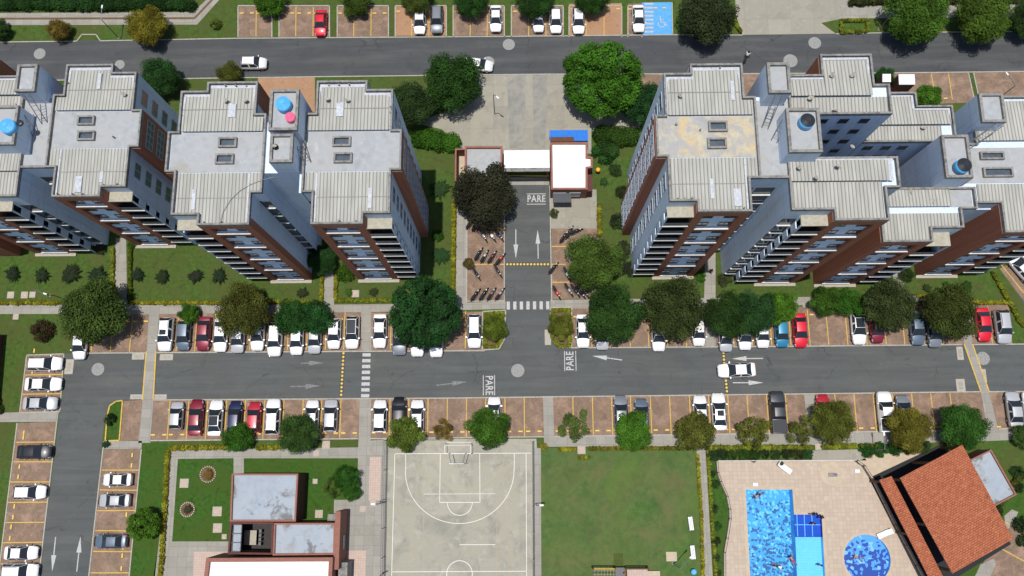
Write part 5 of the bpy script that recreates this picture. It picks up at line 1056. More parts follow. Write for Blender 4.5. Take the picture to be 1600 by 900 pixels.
for px, py, a, col, lb in [(735,347,58,BK,'leftmost motorcycle under the very dark tree'),(743,350,62,BK,'second motorcycle from the left under the very dark tree'),(751,349,60,(.05,.05,.06),'third motorcycle from the left under the very dark tree'),(759,344,60,BK,'rightmost motorcycle under the very dark tree'),
  (755,368,-58,(.3,.3,.3),'silver and black motorcycle left of the white one'),(768,368,-55,(.75,.75,.75),'large white motorcycle in the second left bay'),(780,367,-55,(.02,.06,.12),'dark blue motorcycle right of the white one'),
  (748,396,58,BK,'leftmost of four motorcycles above the yellow line'),(757,400,58,(.35,.35,.36),'second of four motorcycles above the yellow line, silver'),(769,401,55,(.1,.02,.02),'third of four motorcycles above the yellow line'),(782,404,50,(.5,.05,.04),'red lamped motorcycle at the right end above the yellow line'),
  (744,427,-58,BK,'lone motorcycle beside the small brown green tree'),(778,423,-58,(.05,.05,.05),'lone motorcycle near the lane edge below the yellow line'),
  (743,460,52,BK,'leftmost motorcycle of the bottom left bay'),(756,459,55,BK,'second motorcycle of the bottom left bay'),(768,459,55,(.1,.1,.1),'third motorcycle of the bottom left bay'),(781,459,52,(.25,.25,.26),'rightmost motorcycle of the bottom left bay')]: moto(px, py, a, col, lb, ml)
for px, py, a, col, lb in [(882,369,52,BK,'left motorcycle in front of the gatehouse yard'),(890,362,60,BK,'middle motorcycle in front of the gatehouse yard'),(900,361,20,BK,'right motorcycle in front of the gatehouse yard'),(865,418,48,BK,'black motorcycle on the edge of the entrance lane'),(886,428,-65,(.5,.5,.5),'silver motorcycle at the left rim of the rusty green tree'),
  (870,457,-60,(.62,.04,.05),'red motorcycle at the lower right bay'),(889,453,-58,(.3,.3,.3),'motorcycle beside the red one'),(899,454,-55,BK,'third motorcycle from the left in the lower right bay'),(907,457,-50,BK,'fourth motorcycle from the left in the lower right bay'),(914,455,-60,(.1,.1,.1),'rightmost motorcycle in the lower right bay')]: moto(px, py, a, col, lb, mr)
rm = moto(1166.5, 88, 62, BK, 'motorcycle being ridden on the top road', None)
# ================================================================ PEOPLE
def person_mesh(name, J, E, rad):
    me = bpy.data.meshes.new(name); me.from_pydata(J, E, []); o = bpy.data.objects.new(name, me); COL.objects.link(o)
    sk = o.modifiers.new('s', 'SKIN'); sk.use_smooth_shade = True; su = o.modifiers.new('u', 'SUBSURF'); su.levels = 1; su.render_levels = 1
    for i, r_ in enumerate(rad): me.skin_vertices[0].data[i].radius = (r_, r_)
    me.skin_vertices[0].data[0].use_root = True
    dg = bpy.context.evaluated_depsgraph_get(); m2 = bpy.data.meshes.new_from_object(o.evaluated_get(dg)); bpy.data.objects.remove(o); return m2
ST_J = [(0,0,.95),(0,0,1.2),(0,0,1.42),(0,0.01,1.52),(0,.03,1.62),(0,.02,1.72),(.17,0,1.4),(.25,0,1.15),(.24,.12,.92),(.24,.17,.84),(-.17,0,1.4),(-.26,0,1.15),(-.24,.1,.92),(-.24,.15,.84),(.1,0,.9),(.11,.02,.5),(.11,-.02,.1),(.11,.12,.04),(-.1,0,.9),(-.11,.08,.5),(-.11,-.06,.1),(-.11,.08,.04)]
ST_E = [(0,1),(1,2),(2,3),(3,4),(4,5),(2,6),(6,7),(7,8),(8,9),(2,10),(10,11),(11,12),(12,13),(0,14),(14,15),(15,16),(16,17),(0,18),(18,19),(19,20),(20,21)]
ST_R = [.14,.13,.13,.055,.095,.07,.06,.045,.035,.03,.06,.045,.035,.03,.09,.065,.045,.035,.09,.065,.045,.035]
RD_J = [(0,-.1,.9),(0,0,1.12),(0,.1,1.32),(0,.14,1.42),(0,.2,1.52),(0,.2,1.62),(.18,.1,1.3),(.28,.3,1.12),(.28,.52,1.0),(.26,.6,1.0),(-.18,.1,1.3),(-.28,.3,1.12),(-.28,.52,1.0),(-.26,.6,1.0),(.14,-.05,.86),(.22,.28,.75),(.2,.12,.36),(.2,.24,.3),(-.14,-.05,.86),(-.22,.28,.75),(-.2,.12,.36),(-.2,.24,.3)]
SW_J = [(0,-.3,.0),(0,-.05,.02),(0,.2,.04),(0,.3,.08),(0,.4,.12),(0,.48,.14),(.2,.2,.02),(.42,.3,.0),(.55,.5,-.02),(.58,.56,-.02),(-.2,.2,.02),(-.42,.3,0),(-.55,.5,-.02),(-.58,.56,-.02),(.1,-.4,0),(.2,-.75,-.05),(.22,-1.1,-.1),(.22,-1.2,-.12),(-.1,-.4,0),(-.2,-.75,-.08),(-.22,-1.1,-.12),(-.22,-1.2,-.14)]
def sphere_part(name, m, par, c, r_, sz=1): return MB().sphere(c, r_, 12, 8, sz).build(name, M[m], par, wloc=False, smooth=True)
M['skin'] = mat('skin', (.42, .22, .14), rough=.6); M['hair'] = mat('hair', (.02, .013, .01), rough=.6); M['cloth_dark'] = mat('cloth_dark', (.03, .03, .04), rough=.9); M['cloth_blue'] = mat('cloth_blue', (.05, .12, .3), rough=.9); M['cloth_white'] = mat('cloth_white', (.7, .7, .7), rough=.9); M['cloth_red'] = mat('cloth_red', (.4, .04, .05), rough=.9)
PM = {k: person_mesh('person', J, ST_E, ST_R) for k, J in (('stand', ST_J), ('ride', RD_J), ('swim', SW_J))}
def person(pose, px, py, z, rz, label, top, bottom, zz=1.0, grp=None):
    x, y = G(px, py, z+zz); me = PM[pose].copy(); me.materials.clear(); [me.materials.append(M[m_]) for m_ in ('skin', top, bottom)]
    for f in me.polygons:
        c = f.center
        if pose == 'swim': f.material_index = 0 if (c.y > .24 or abs(c.x) > .25 or c.y < -.5) else (2 if c.y < -.15 else 1)
        elif pose == 'ride': f.material_index = 0 if c.z > 1.4 or (abs(c.x) > .22 and c.y > .4) else (1 if c.z > .95 else 2)
        else: f.material_index = 0 if c.z > 1.47 or (abs(c.x) > .2 and c.z < 1.1) else (1 if c.z > .95 else 2)
        f.use_smooth = True
    o = bpy.data.objects.new('person', me); COL.objects.link(o); o.location = (x, y, z); o.rotation_euler.z = R(rz); o.scale = (.9, .9, .95) if pose == 'swim' else (1, 1, 1); tag(o, label, 'person', grp)
    h = {'stand': (0, .0, 1.68), 'ride': (0, .17, 1.6), 'swim': (0, .42, .17)}[pose]; sphere_part('hair', 'hair', o, h, .115 if pose != 'ride' else .14, .9)
    return o
person('stand',1167,87.5,0,-28,'person','cloth_white','cloth_dark')
bpy.data.objects.remove([o for o in COL.objects if o.name.startswith('person')][-1]) if False else None
pp_ = [o for o in COL.objects if o.name.startswith('person')]
for o in pp_:
    for ch in [q for q in COL.objects if q.parent == o]: bpy.data.objects.remove(ch)
    bpy.data.objects.remove(o)
rd = person('ride',1166.5,88,.02,-28,'rider in a white shirt and dark trousers on the top road motorcycle','cloth_white','cloth_dark',zz=.6)
rd.location = (rm.location.x, rm.location.y, .02)
person('stand',1111,423,.02,150,'person in dark clothes walking on the path between the right apartment wings','cloth_dark','cloth_dark')
person('stand',1268,803.5,-.58,0,'left one of two bathers at the upper edge of the navy tiled steps','skin','cloth_dark',zz=1.2)
person('stand',1273.5,803,.03,20,'right one of two bathers at the upper edge of the navy tiled steps','cloth_dark','cloth_dark')
person('stand',1283.5,808,.03,60,'bather standing at the corner of the navy tiled steps','cloth_dark','cloth_dark')
person('stand',1271.5,818,-.58,200,'bather standing in the navy tiled shallow step','skin','cloth_red',zz=1.2)
person('swim',1183,775,-.16,120,'swimmer near the upper end of the large pool','skin','cloth_dark',zz=0)
person('swim',1237,873,-.16,30,'swimmer near the right side of the large pool','skin','cloth_red',zz=0)
person('swim',1218,886,-.16,250,'swimmer lowest in the large pool','cloth_white','cloth_dark',zz=0)
person('stand',1282,883,-.68,180,'bather standing in the pale shallow pool','skin','cloth_blue',zz=1.2)
person('swim',1338,870,-.14,70,'bather in the round children pool','skin','cloth_blue',zz=0)
# ================================================================ VEGETATION
def leaves(cent, rad, n, size, seed, flat=0.0, upw=.5, squash=1, tl=.25):
    """cent: clump centres (k,3), rad: clump radii; returns verts, tint"""
    g = np.random.default_rng(seed); k = len(cent); w_ = np.array(rad)**2; idx = g.choice(k, n, p=w_/w_.sum())
    d = g.normal(size=(n, 3)); d[:, 2] = d[:, 2]*.9+.25; d /= np.linalg.norm(d, axis=1)[:, None]
    rr = (g.random(n)**.35)[:, None]*np.array(rad)[idx][:, None]; p = cent[idx]+d*rr*np.array([1, 1, squash])
    nrm = d+g.normal(size=(n, 3))*.55; nrm[:, 2] += upw; nrm /= np.linalg.norm(nrm, axis=1)[:, None]
    a = np.cross(nrm, g.normal(size=(n, 3))); a /= np.linalg.norm(a, axis=1)[:, None]; b_ = np.cross(nrm, a)
    s = size*(.6+.8*g.random(n))[:, None]; a *= s*.62; b_ *= s
    V = np.stack([p-a*.5-b_*.25, p-b_*.6, p+a*.5-b_*.2, p+a*.35+b_*.5, p-a*.3+b_*.55], 1)
    ct = g.random(k)**1.3*.7+.02; hz = (cent[:, 2]-cent[:, 2].min())/(np.ptp(cent[:, 2])+.01)
    t_ = ct[idx]+g.normal(size=n)*.16+.12
    return V, np.clip(t_, 0, 1)
def leafmesh(name, V, t_):
    n, m_ = V.shape[:2]; me = bpy.data.meshes.new(name); me.vertices.add(n*m_); me.vertices.foreach_set('co', V.reshape(-1)); me.loops.add(n*m_); me.loops.foreach_set('vertex_index', np.arange(n*m_, dtype=np.int32))
    me.polygons.add(n); me.polygons.foreach_set('loop_start', np.arange(0, n*m_, m_, dtype=np.int32)); me.update(calc_edges=True); me.validate()
    at = me.attributes.new('tint', 'FLOAT', 'FACE'); at.data.foreach_set('value', t_.astype(np.float32)); me.materials.append(M['leaf']); return me
def crown_mesh(name, seed, Rr, Hh, kc, n, size, cr=.3, irregular=.24, gap=0):
    g = np.random.default_rng(seed); lob = g.random(7)*2*pi; C = []
    ga = pi*(3-5**.5)
    for i in range(kc):
        z = 1-(i+.5)/kc*1.75; th = i*ga+g.normal()*.25; q = math.sqrt(max(0, 1-z*z)); f = 1+irregular*(sin(3*th+lob[0])*.5+sin(5*th+lob[1])*.35+g.normal()*.35)
        f *= (1-cr*.75); C.append((Rr*q*cos(th)*f, Rr*q*sin(th)*f, Hh*(z*.5+.5)*(1-cr*.4)*f))
    for i in range(kc//4): C.append((*(g.normal(size=2)*Rr*.28), Hh*(.3+.4*g.random())))
    C = np.array(C); rad = Rr*cr*(.75+.5*g.random(len(C))); 
    V, t_ = leaves(C, rad, n, size, seed+1); return leafmesh(name, V, t_)
CM = {'big': [crown_mesh('crown', 100+i, 4.0, 4.2, 58, 24000, .19, .28) for i in range(3)], 'med': [crown_mesh('crown', 200+i, 2.4, 2.6, 34, 11000, .16, .30) for i in range(3)],
      'round': [crown_mesh('crown', 300, 4.0, 4.0, 130, 24000, .18, .16, .05), crown_mesh('crown', 301, 2.0, 2.2, 60, 9000, .13, .2, .04)],
      'open': [crown_mesh('crown', 400+i, 2.2, 2.4, 24, 4200, .15, .25, .34) for i in range(2)], 'shrub': [crown_mesh('foliage', 500+i, 1.0, 1.0, 16, 2200, .10, .34, .2) for i in range(3)]}
BR = {'big': 4.0, 'med': 2.4, 'open': 2.2, 'shrub': 1.0}
def trunk_mesh(h, r_, spread, seed):
    g = random.Random(seed); mb = MB(); top = (g.uniform(-.1,.1), g.uniform(-.1,.1), h); mb.tube([(0,0,0),(g.uniform(-.06,.06),0,h*.5),top], r_, 8, r_*.65)
    for i in range(5):
        a = 2*pi*i/5+g.random(); e = (spread*cos(a), spread*sin(a), h+spread*.75); m_ = (spread*.45*cos(a+.2), spread*.45*sin(a+.2), h+spread*.3); mb.tube([top, m_, e], r_*.5, 6, r_*.15)
    return mb
TM = {}
for k, (h, r_, sp) in {'big': (3.3,.24,2.2), 'med': (1.5,.13,1.3), 'open': (1.5,.1,1.2), 'shrub': (.15,.05,.5)}.items():
    o = trunk_mesh(h, r_, sp, 5).build('trunk', M['bark'], wloc=False, smooth=True); TM[k] = o.data; bpy.data.objects.remove(o)
def palm_mesh(seed):
    g = np.random.default_rng(seed); Vs = []; T_ = []; nf = 24
    for i in range(nf):
        a = i*2.39996+g.random()*.3; L_ = .5+.5*g.random(); el = .5+.7*g.random(); d = np.array([cos(a), sin(a), 0]); sd = np.array([-sin(a), cos(a), 0])
        for k in range(16):
            f = (k+1)/16; p = d*L_*f+np.array([0, 0, .25+el*f*.9-el*f*f*.95]); wl = .15*sin(pi*min(1, f*.9+.12)); tg = d*.045+np.array([0, 0, .01])
            for s_ in (-1, 1):
                tip = p+sd*s_*wl+d*.12*f-np.array([0, 0, .06]); Vs.append([p-tg, p+tg, tip+tg*.5, tip, p-tg*.5+(tip-p)*.5]); T_.append(.2+.5*g.random())
    return leafmesh('foliage', np.array(Vs), np.array(T_))
CM['palm'] = [palm_mesh(i) for i in range(3)]; BR['palm'] = 1.0; TM['palm'] = TM['shrub']
tc = [0]
def tree(px, py, rpx, col, kind, label, cat='tree', asp=1, hz=1, var=None, grp=None, rot=None, col2=None):
    col = tuple(c*rnd.uniform(.92, 1.2) for c in col)
    """px,py = centre of the crown in the photograph, rpx = its radius in photo pixels"""
    base = 'round' if kind == 'round' else kind; zc = {'big': 4.9, 'med': 2.8, 'open': 2.7, 'shrub': .5, 'palm': .5, 'round': 4.0}[kind]*(.5+.5*hz)
    mpp = math.dist(G(px-10, py, zc), G(px+10, py, zc))/20; r_ = rpx*mpp; key = kind
    if kind == 'round': key = 'big' if r_ > 3 else 'med'; me = CM['round'][0 if r_ > 3 else 1]; br = 4.0 if r_ > 3 else 2.0
    else: lst = CM[kind]; me = lst[(tc[0] if var is None else var) % len(lst)]; br = BR[kind]
    tc[0] += 1; s = r_/br; th = {'big': 3.3, 'med': 1.5, 'open': 1.5, 'shrub': .0, 'palm': 0}[key]
    H_ = {'big': 4.2, 'med': 2.6, 'open': 2.4, 'shrub': 1.0, 'palm': 1.0}[key]*hz*min(s, 1.25)
    zcc = th*.75*min(1, s)+H_*.5; x, y = G(px, py, zcc)
    r0 = empty('shrub' if kind in ('shrub', 'palm') else 'tree', (x, y, 0), label=label, cat=cat, group=grp)
    c = bpy.data.objects.new('foliage' if kind in ('shrub', 'palm') else 'crown', me); COL.objects.link(c); c.parent = r0; c.location = (0, 0, th*.72*min(1, s)); c.scale = (s, s*asp, hz*min(s, 1.25)); c.rotation_euler.z = rnd.random()*6 if rot is None else rot
    if asp != 1: c.rotation_euler.z = 0
    c.color = (*col, 1)
    tr = bpy.data.objects.new('stem' if kind in ('shrub', 'palm') else 'trunk', TM[key]); COL.objects.link(tr); tr.parent = r0; tr.scale = (min(s,1.2),)*2+(min(s, 1),)
    return r0
DK, DKG, OL, GR, BG, YO, RU, VD = (.032,.072,.016), (.026,.078,.020), (.064,.100,.020), (.050,.125,.014), (.064,.185,.012), (.19,.18,.02), (.17,.11,.025), (.036,.044,.022)
LB_ = 1.3
for a in [
 (141,485,50,OL,'big','big olive tree shading the left end of the upper car row'),(377,484,41,(.062,.068,.016),'big','round olive tree over the white car in the upper left row'),
 (455,494,30,DKG,'med','left lobe tree of the dark pair above the white suv'),(492,497,27,DKG,'med','right tree of the dark pair above the silver hatchback'),(295,490,16,GR,'med','small green tree between blue grey and crimson cars'),
 (662,487,57,(.018,.062,.014),'round','large smooth round dark green tree left of the entrance'),(773,510,21,(.085,.115,.016),'med','yellow green tree on the left planting island'),(877,509,20,(.10,.105,.018),'med','brownish yellow green tree on the right planting island'),
 (960,489,46,DK,'big','dark green tree over the silver hatchback right of the entrance'),(1054,481,48,(.032,.045,.013),'big','dark olive tree above the lone white car'),(1137,491,36,DK,'big','left of two dark trees beside the stud bump'),(1179,487,35,DKG,'big','right of two dark trees beside the stud bump'),
 (1222,480,27,(.05,.12,.014),'med','bright green tree above the teal car'),(1291,471,23,GR,'med','left one of a low pair of green trees above the empty bays'),(1326,471,24,GR,'med','right one of a low pair of green trees left of the black roofed car'),(1393,477,40,(.045,.06,.016),'big','olive tree above the dark red hatchback'),
 (1489,486,42,(.05,.065,.016),'big','wide olive tree at the right raised crossing'),(757,302,49,VD,'big','very dark tree over the motorcycles beside the gatehouse'),(706,125,45,DK,'big','dark round tree on the edge of the top road'),(644,160,36,(.03,.052,.016),'big','dark tree against the middle apartment block'),
 (942,119,63,(.036,.105,.011),'round','huge bright green tree at the forecourt'),(1003,158,34,DKG,'big','dark tree half hidden behind the huge bright tree'),(927,407,43,(.062,.085,.018),'big','rusty and green mottled tree over the motorcycles right of the lane'),
 (227,38,31,(.125,.125,.016),'big','yellow green round tree in the upper left verge'),(90,44,18,RU,'med','small rusty tree in the upper left verge'),(-3,46,16,DK,'med','dark tree cut by the left edge above the top road'),(337,37,10,(.08,.10,.02),'shrub','small bush in the verge left of the brick bays'),
 (421,2,24,GR,'med','tree at the top edge above the first brick bays'),(555,2,22,OL,'med','tree at the top edge above the third brick bays'),(650,-6,26,OL,'big','tree at the top edge above the white and grey cars'),(735,-2,27,DK,'big','tree at the top edge left of the lone white sedan'),(835,-3,30,DK,'big','tree at the top edge above the small white car'),(925,-4,26,DK,'big','tree at the top edge above the orange bays'),
 (1106,21,43,(.03,.04,.016),'big','dark brownish tree beside the blue disabled bay'),(1435,20,46,(.045,.115,.016),'big','bright tree left of the pair by the top right verge'),(1540,23,42,(.06,.115,.016),'big','yellowish green tree right of the pair by the top right verge'),(1612,30,30,DK,'big','dark tree cut by the right edge above the top road'),
 (246,120,32,DKG,'big','dark tree between the two left apartment blocks'),(358,113,19,(.08,.09,.018),'med','olive bush showing above the roof edge of the middle left wing'),(1452,147,20,(.055,.12,.016),'med','bright green bush beside the white hut'),(1384,118,15,DKG,'med','dark bush behind the tallest block'),
 (372,684,24,GR,'med','green tree below the red and navy cars'),(465,678,31,(.034,.072,.016),'big','dark green tree at the walkway above the clubhouse garden'),(633,677,27,(.09,.12,.018),'med','yellow green tree above the left court corner'),(691,672,16,RU,'open','little rusty tree above the court'),(763,666,32,GR,'med','bright green spreading tree above the court hoop'),
 (898,667,24,(.075,.10,.02),'open','loose olive tree beside the walkway over the playing field'),(989,675,31,(.05,.135,.013),'med','bright green tree below the blue grey hatchback'),(1085,674,31,(.08,.08,.018),'med','rusty olive tree at the head of the field path'),(1178,673,27,(.12,.115,.02),'open','thin yellowing tree above the pool hedge'),(1253,675,21,(.09,.11,.02),'open','thin tree beside the second walkway above the pool'),
 (1303,659,34,(.09,.11,.018),'big','olive tree over the red nosed car'),(1424,670,34,(.13,.12,.016),'big','yellow olive tree beside the white pickup'),(1508,667,37,(.034,.085,.016),'big','green tree above the tiled pavilion'),(1600,682,18,(.05,.09,.018),'med','tree cut by the right edge above the service room'),
 (221,820,26,(.05,.125,.012),'round','bright round tree beside the slate blue sedan'),(521,762,17,(.075,.11,.02),'open','light green small tree behind the clubhouse'),(541,748,20,(.024,.07,.012),'med','dark green tree behind the clubhouse beside the walkway'),(549,768,15,(.035,.10,.014),'med','small green tree at the lawn corner near the court'),
 (503,405,24,DKG,'big','dark tree squeezed against the brown wing by the path'),(533,417,0.1,GR,'shrub','tiny sprout'),(732,412,9,(.08,.075,.03),'med','little brownish tree beside the yellow line left of the lane')]:
    if a[2] < 1: continue
    if a[3] not in (DK,DKG,OL,GR,BG,YO,RU,VD): a = (*a[:3], tuple(c*LB_ for c in a[3]), *a[4:])
    tree(*a)
tree(540,424,17,(.055,.15,.012),'shrub','bright green round bush beside the path at the middle block','bush'); tree(66,517,19,(.05,.032,.018),'shrub','round dark reddish bush on the left lawn','bush'); tree(850,698,6.5,(.22,.23,.02),'shrub','small yellow ball bush at the field corner','bush')
for i, (x, y, r_) in enumerate([(17,427,15),(63,429,15),(108,428,19),(150,428,17),(213,429,14),(252,431,14),(304,431,14),(341,430,15)]):
    tree(x, y, r_, (.028,.044,.02), 'palm', '%s dark shrub from the left in the row on the left lawns' % ['first','second','third','fourth','fifth','sixth','seventh','eighth'][i], 'shrub', hz=1.1, grp='dark shrubs in a row below the left apartments')
for i, (x, y, r_, c, lb) in enumerate([(325,741,10,RU,'rusty plant in the upper circular flower bed'),(293,796,9,(.05,.06,.03),'plant in the lower circular flower bed'),(687,294,17,(.03,.06,.02),'upper palm like shrub beside the middle block'),(688,398,15,(.03,.065,.02),'lower palm like shrub beside the middle block'),(683,368,10,(.05,.12,.02),'bright shrub beside the foot of the middle block'),
  (545,457,8,GR,'small bush left of the pale cover in the middle lawn'),(583,456,9,(.04,.05,.02),'small dark bush right of the pale cover in the middle lawn'),(472,457,11,(.035,.055,.02),'small bush left of the central path, lawn edge'),(945,238,20,DKG,'dark bush beside the white gatehouse'),(962,265,11,(.04,.07,.02),'bush beside the yellow ball'),(972,300,11,(.04,.065,.02),'bush against the tallest block, middle'),
  (966,345,14,(.04,.06,.025),'bush against the tallest block near its corner'),(975,390,15,(.045,.06,.025),'large bush at the front corner of the tallest block'),(983,420,13,(.05,.06,.03),'lowest bush at the front corner of the tallest block'),(1095,432,9,GR,'little bush left of the right walkway'),(1133,436,12,(.06,.08,.03),'bush right of the walkway between the right wings'),
  (1417,428,13,(.05,.10,.02),'bush beside the far right walkway'),(1372,432,10,(.04,.07,.02),'dark bush left of the far right walkway'),(155,388,13,(.05,.06,.03),'flowering bush at the head of the left path'),(206,382,7,GR,'tiny bush right of the left path head'),(944,283,9,(.04,.09,.02),'small plant on the grass right of the gatehouse'),
  (866,333,8,(.07,.09,.03),'small bush in front of the gatehouse yard'),(1450,450,9,DK,'dark shrub on the right lawn, left'),(1480,447,9,DK,'dark shrub on the right lawn, middle'),(1512,447,12,DK,'dark shrub on the right lawn, right'),(165,694,8,(.02,.05,.03),'dark plant at the foot of the yellow edged island'),(172,655,10,(.02,.045,.015),'dark shrub on the yellow edged island')]):
    tree(x, y, r_*(1.15 if 'palm' in lb else 1), c, 'palm' if 'palm' in lb or 'lawn' in lb or 'flower' in lb or 'plant' in lb else 'shrub', lb, 'shrub')
def plant_row(pts, col, r_, lab, grp, cat='shrub'):
    for i, (x, y) in enumerate(pts): tree(x, y, r_*rnd.uniform(.85, 1.2), tuple(c*rnd.uniform(.8, 1.25) for c in col), 'shrub', '%s %s' % (['first','second','third','fourth','fifth','sixth','seventh','eighth','ninth','tenth'][i], lab), cat, grp=grp)
plant_row([(1113,710),(1128,709),(1144,712),(1161,709),(1178,711),(1195,709),(1212,710),(1230,709),(1247,710),(1262,710)], (.035,.065,.02), 9.5, 'shrub from the left in the green band above the pool deck', 'shrubs along the upper edge of the pool deck')
plant_row([(1355,704),(1377,702),(1399,700),(1421,701),(1442,697)], (.035,.085,.018), 11, 'clipped bush from the left beside the sand coloured path', 'clipped bushes left of the tiled pavilion')
plant_row([(1112,740),(1118,757),(1116,795),(1121,822),(1119,846),(1120,872),(1122,895)], (.04,.08,.02), 7, 'plant from the top between field path and pool wall', 'plants between field path and pool wall')
plant_row([(1596,820),(1600,845),(1592,740),(1590,760)], (.03,.055,.018), 12, 'bush from the right below the service room', 'bushes right of the tiled pavilion')
# hedges: boxes filled with leaves
def hedge(px, wd, h, col, label, seed, size=.2, dens=420, cat='hedge'):
    P_ = [Vector(G(x, y, h*.6)) for x, y in px]; cen = []; 
    for a, b_ in zip(P_, P_[1:]):
        n = max(2, int((b_-a).length/(wd*.45)))
        for i in range(n): cen.append((*(a.lerp(b_, (i+.5)/n)), h*.5))
    C = np.array(cen); g = np.random.default_rng(seed); C[:, :2] += g.normal(size=(len(C), 2))*wd*.06; rad = np.full(len(C), wd*.52)*(.85+.3*g.random(len(C)))
    L_ = sum((b_-a).length for a, b_ in zip(P_, P_[1:])); V, t_ = leaves(C, rad, int(min(22000, L_*wd*dens)), size, seed, squash=h/wd); V[:, :, 2] = np.maximum(V[:, :, 2], .02)
    org = C.mean(0); org[2] = 0; me = leafmesh('hedge', V-org, t_); o = bpy.data.objects.new('hedge', me); COL.objects.link(o); o.location = org; o.color = (*col, 1); return tag(o, label, cat)
YH, YH2 = (.25,.24,.022), (.19,.215,.022)
for i, a in enumerate([([(-60,473),(95,473)],.55,.5,YH,'yellow hedge along the upper side of the far left footpath'),([(205,473),(345,473)],.5,.5,YH,'yellow hedge left of the round olive tree'),([(412,471),(504,471)],.55,.5,YH2,'yellow green hedge left of the central path mouth'),([(524,469),(612,469)],.55,.5,YH2,'yellow green hedge right of the central path mouth'),
 ([(176,388),(175,455)],.5,.6,YH2,'low hedge on the left side of the left path'),([(203,385),(202,468)],.5,.6,(.09,.13,.014),'low hedge on the right side of the left path'),([(503,432),(502,468)],.5,.5,YH,'short hedge left of the central path'),([(525,430),(524,468)],.5,.5,YH,'short hedge right of the central path'),
 ([(709,312),(708,466)],.6,.6,YH,'long yellow hedge beside the footpath left of the motorcycles'),([(936,318),(937,368)],.6,.6,YH,'yellow hedge beside the gatehouse yard'),([(938,440),(938,468)],.55,.5,YH,'short yellow hedge below the rusty mottled tree'),
 ([(266,700),(356,699)],.6,.6,YH,'yellow hedge above the clubhouse garden'),([(262,704),(249,915)],.6,.6,YH,'tall yellow hedge along the left of the garden path'),([(401,700),(438,699)],.55,.5,YH,'short yellow hedge right of the green tree in the garden'),
 ([(873,702),(899,702)],.55,.5,YH,'short yellow hedge left of the notch above the field'),([(922,701),(1086,700)],.5,.5,(.15,.14,.02),'yellow hedge above the playing field, right part'),([(903,715),(920,715)],.5,.5,YH2,'tiny hedge under the notch above the field'),([(1090,712),(1096,800),(1099,915)],.4,.5,YH,'thin yellow hedge on the left of the field path'),([(1106,704),(1112,800),(1120,915)],.4,.4,YH2,'thin hedge on the right of the field path'),
 ([(1108,699),(1267,699)],.65,.7,YH2,'yellow green hedge above the pool shrubs'),([(1285,698),(1338,697)],.65,.7,YH2,'yellow green hedge right of the pool gate cover'),([(1345,697),(1370,697)],.6,.7,(.08,.11,.015),'short hedge beside the clipped bushes'),
 ([(759,490),(786,489),(784,530),(776,541),(757,541),(759,490)],.5,.5,YH2,'hedge ring around the left planting island'),([(863,485),(890,484),(890,540),(872,540),(863,528),(863,485)],.5,.5,YH2,'hedge ring around the right planting island'),
 ([(1435,462),(1503,461)],.5,.5,YH,'yellow hedge left of the right crossing'),([(1520,472),(1574,472)],.55,.5,YH,'yellow hedge above red and silver cars at the right'),([(1552,425),(1583,480),(1600,510)],.6,.6,YH2,'yellow hedge beside the angled right lot'),([(1315,32),(1356,31),(1356,48),(1315,50),(1315,32)],.5,.6,(.16,.19,.02),'small hedge ring beside the driveway'),([(1148,32),(1158,50)],.6,.6,(.16,.2,.02),'short hedge left of the driveway'),
 ([(-60,5),(150,6),(300,5)],1.9,1.3,(.022,.062,.014),'deep dark hedge across the top left'),([(1330,2),(1620,-2)],1.0,1.0,(.05,.06,.02),'dry hedge along the top right edge'),([(648,215),(680,216),(712,226)],2.6,1.5,(.045,.125,.012),'big green hedge mound left of the forecourt'),([(935,208),(965,211),(995,212)],2.6,1.5,(.045,.10,.016),'big green hedge mound right of the forecourt'),
 ([(940,232),(965,236)],2.0,1.4,(.03,.07,.016),'dark hedge clump behind the gatehouse'),([(1597,740),(1560,790)],.8,.7,(.09,.11,.02),'hedge right of the service room'),([(1560,795),(1535,830)],1.4,1.0,(.035,.06,.018),'dark planting below the pavilion corner'),
 ([(-20,560),(-2,645)],1,.8,(.05,.07,.02),'hedge beside the low brown building')]): hedge(*a, 900+i)
# ================================================================ STREET FURNITURE, COURT, PLAYGROUND, POOL THINGS
def lamp(px, py, h, ang, label, arm=1.6, m='steel'):
    x, y = G(px, py, 0); r_ = empty('street_lamp', (x, y, 0), label=label, cat='street lamp', group='street lamps'); MB().cyl(x, y, .16, 0, .12, 10).build('base', M['cover'], r_); MB().tube([(x, y, .1), (x, y, h)], .07, 8, .045).build('pole', M[m], r_)
    d = Vector((cos(ang), sin(ang), 0)); p = Vector((x, y, h)); MB().tube([p, p+d*arm*.5+Vector((0,0,.15)), p+d*arm+Vector((0,0,.2))], .05, 6).build('arm', M[m], r_); e = p+d*(arm+.2); MB().obox(e.x, e.y, .5, .18, h+.12, h+.2, ang).build('lamp_head', M['white_metal'], r_)
for a in [(1373,47,9,R(115),'street lamp leaning over the top right verge'),(773,178,6,R(-40),'slim lamp on the forecourt',.5),(186,60,5,R(90),'street lamp on the upper left verge kerb'),(600,785,4,R(180),'lamp on the left side of the sports court',.4,'rail'),(603,893,4,R(200),'lamp on the lower left side of the sports court',.4,'rail'),(837,787,4,R(0),'lamp on the right side of the sports court',.4,'rail'),(1051,880,5,R(45),'lamp standing on the square base in the playground'),
  (1539,170,7,R(120),'lamp beside the brick bays right of the green strip'),(1605,745,6,R(160),'lamp at the right edge beside the service room'),(1361,703,4,R(90),'pale garden lamp among the clipped bushes'),(79,462,4,R(-20),'garden lamp on the left lawn')]: lamp(*a)
x, y = G(1049,869.5); tag(MB().box(x-.65, x+.65, y-.55, y+.55, .0, .12).build('lamp_plinth', M['sand']), 'square sand coloured concrete pad under the playground lamp', 'pad')
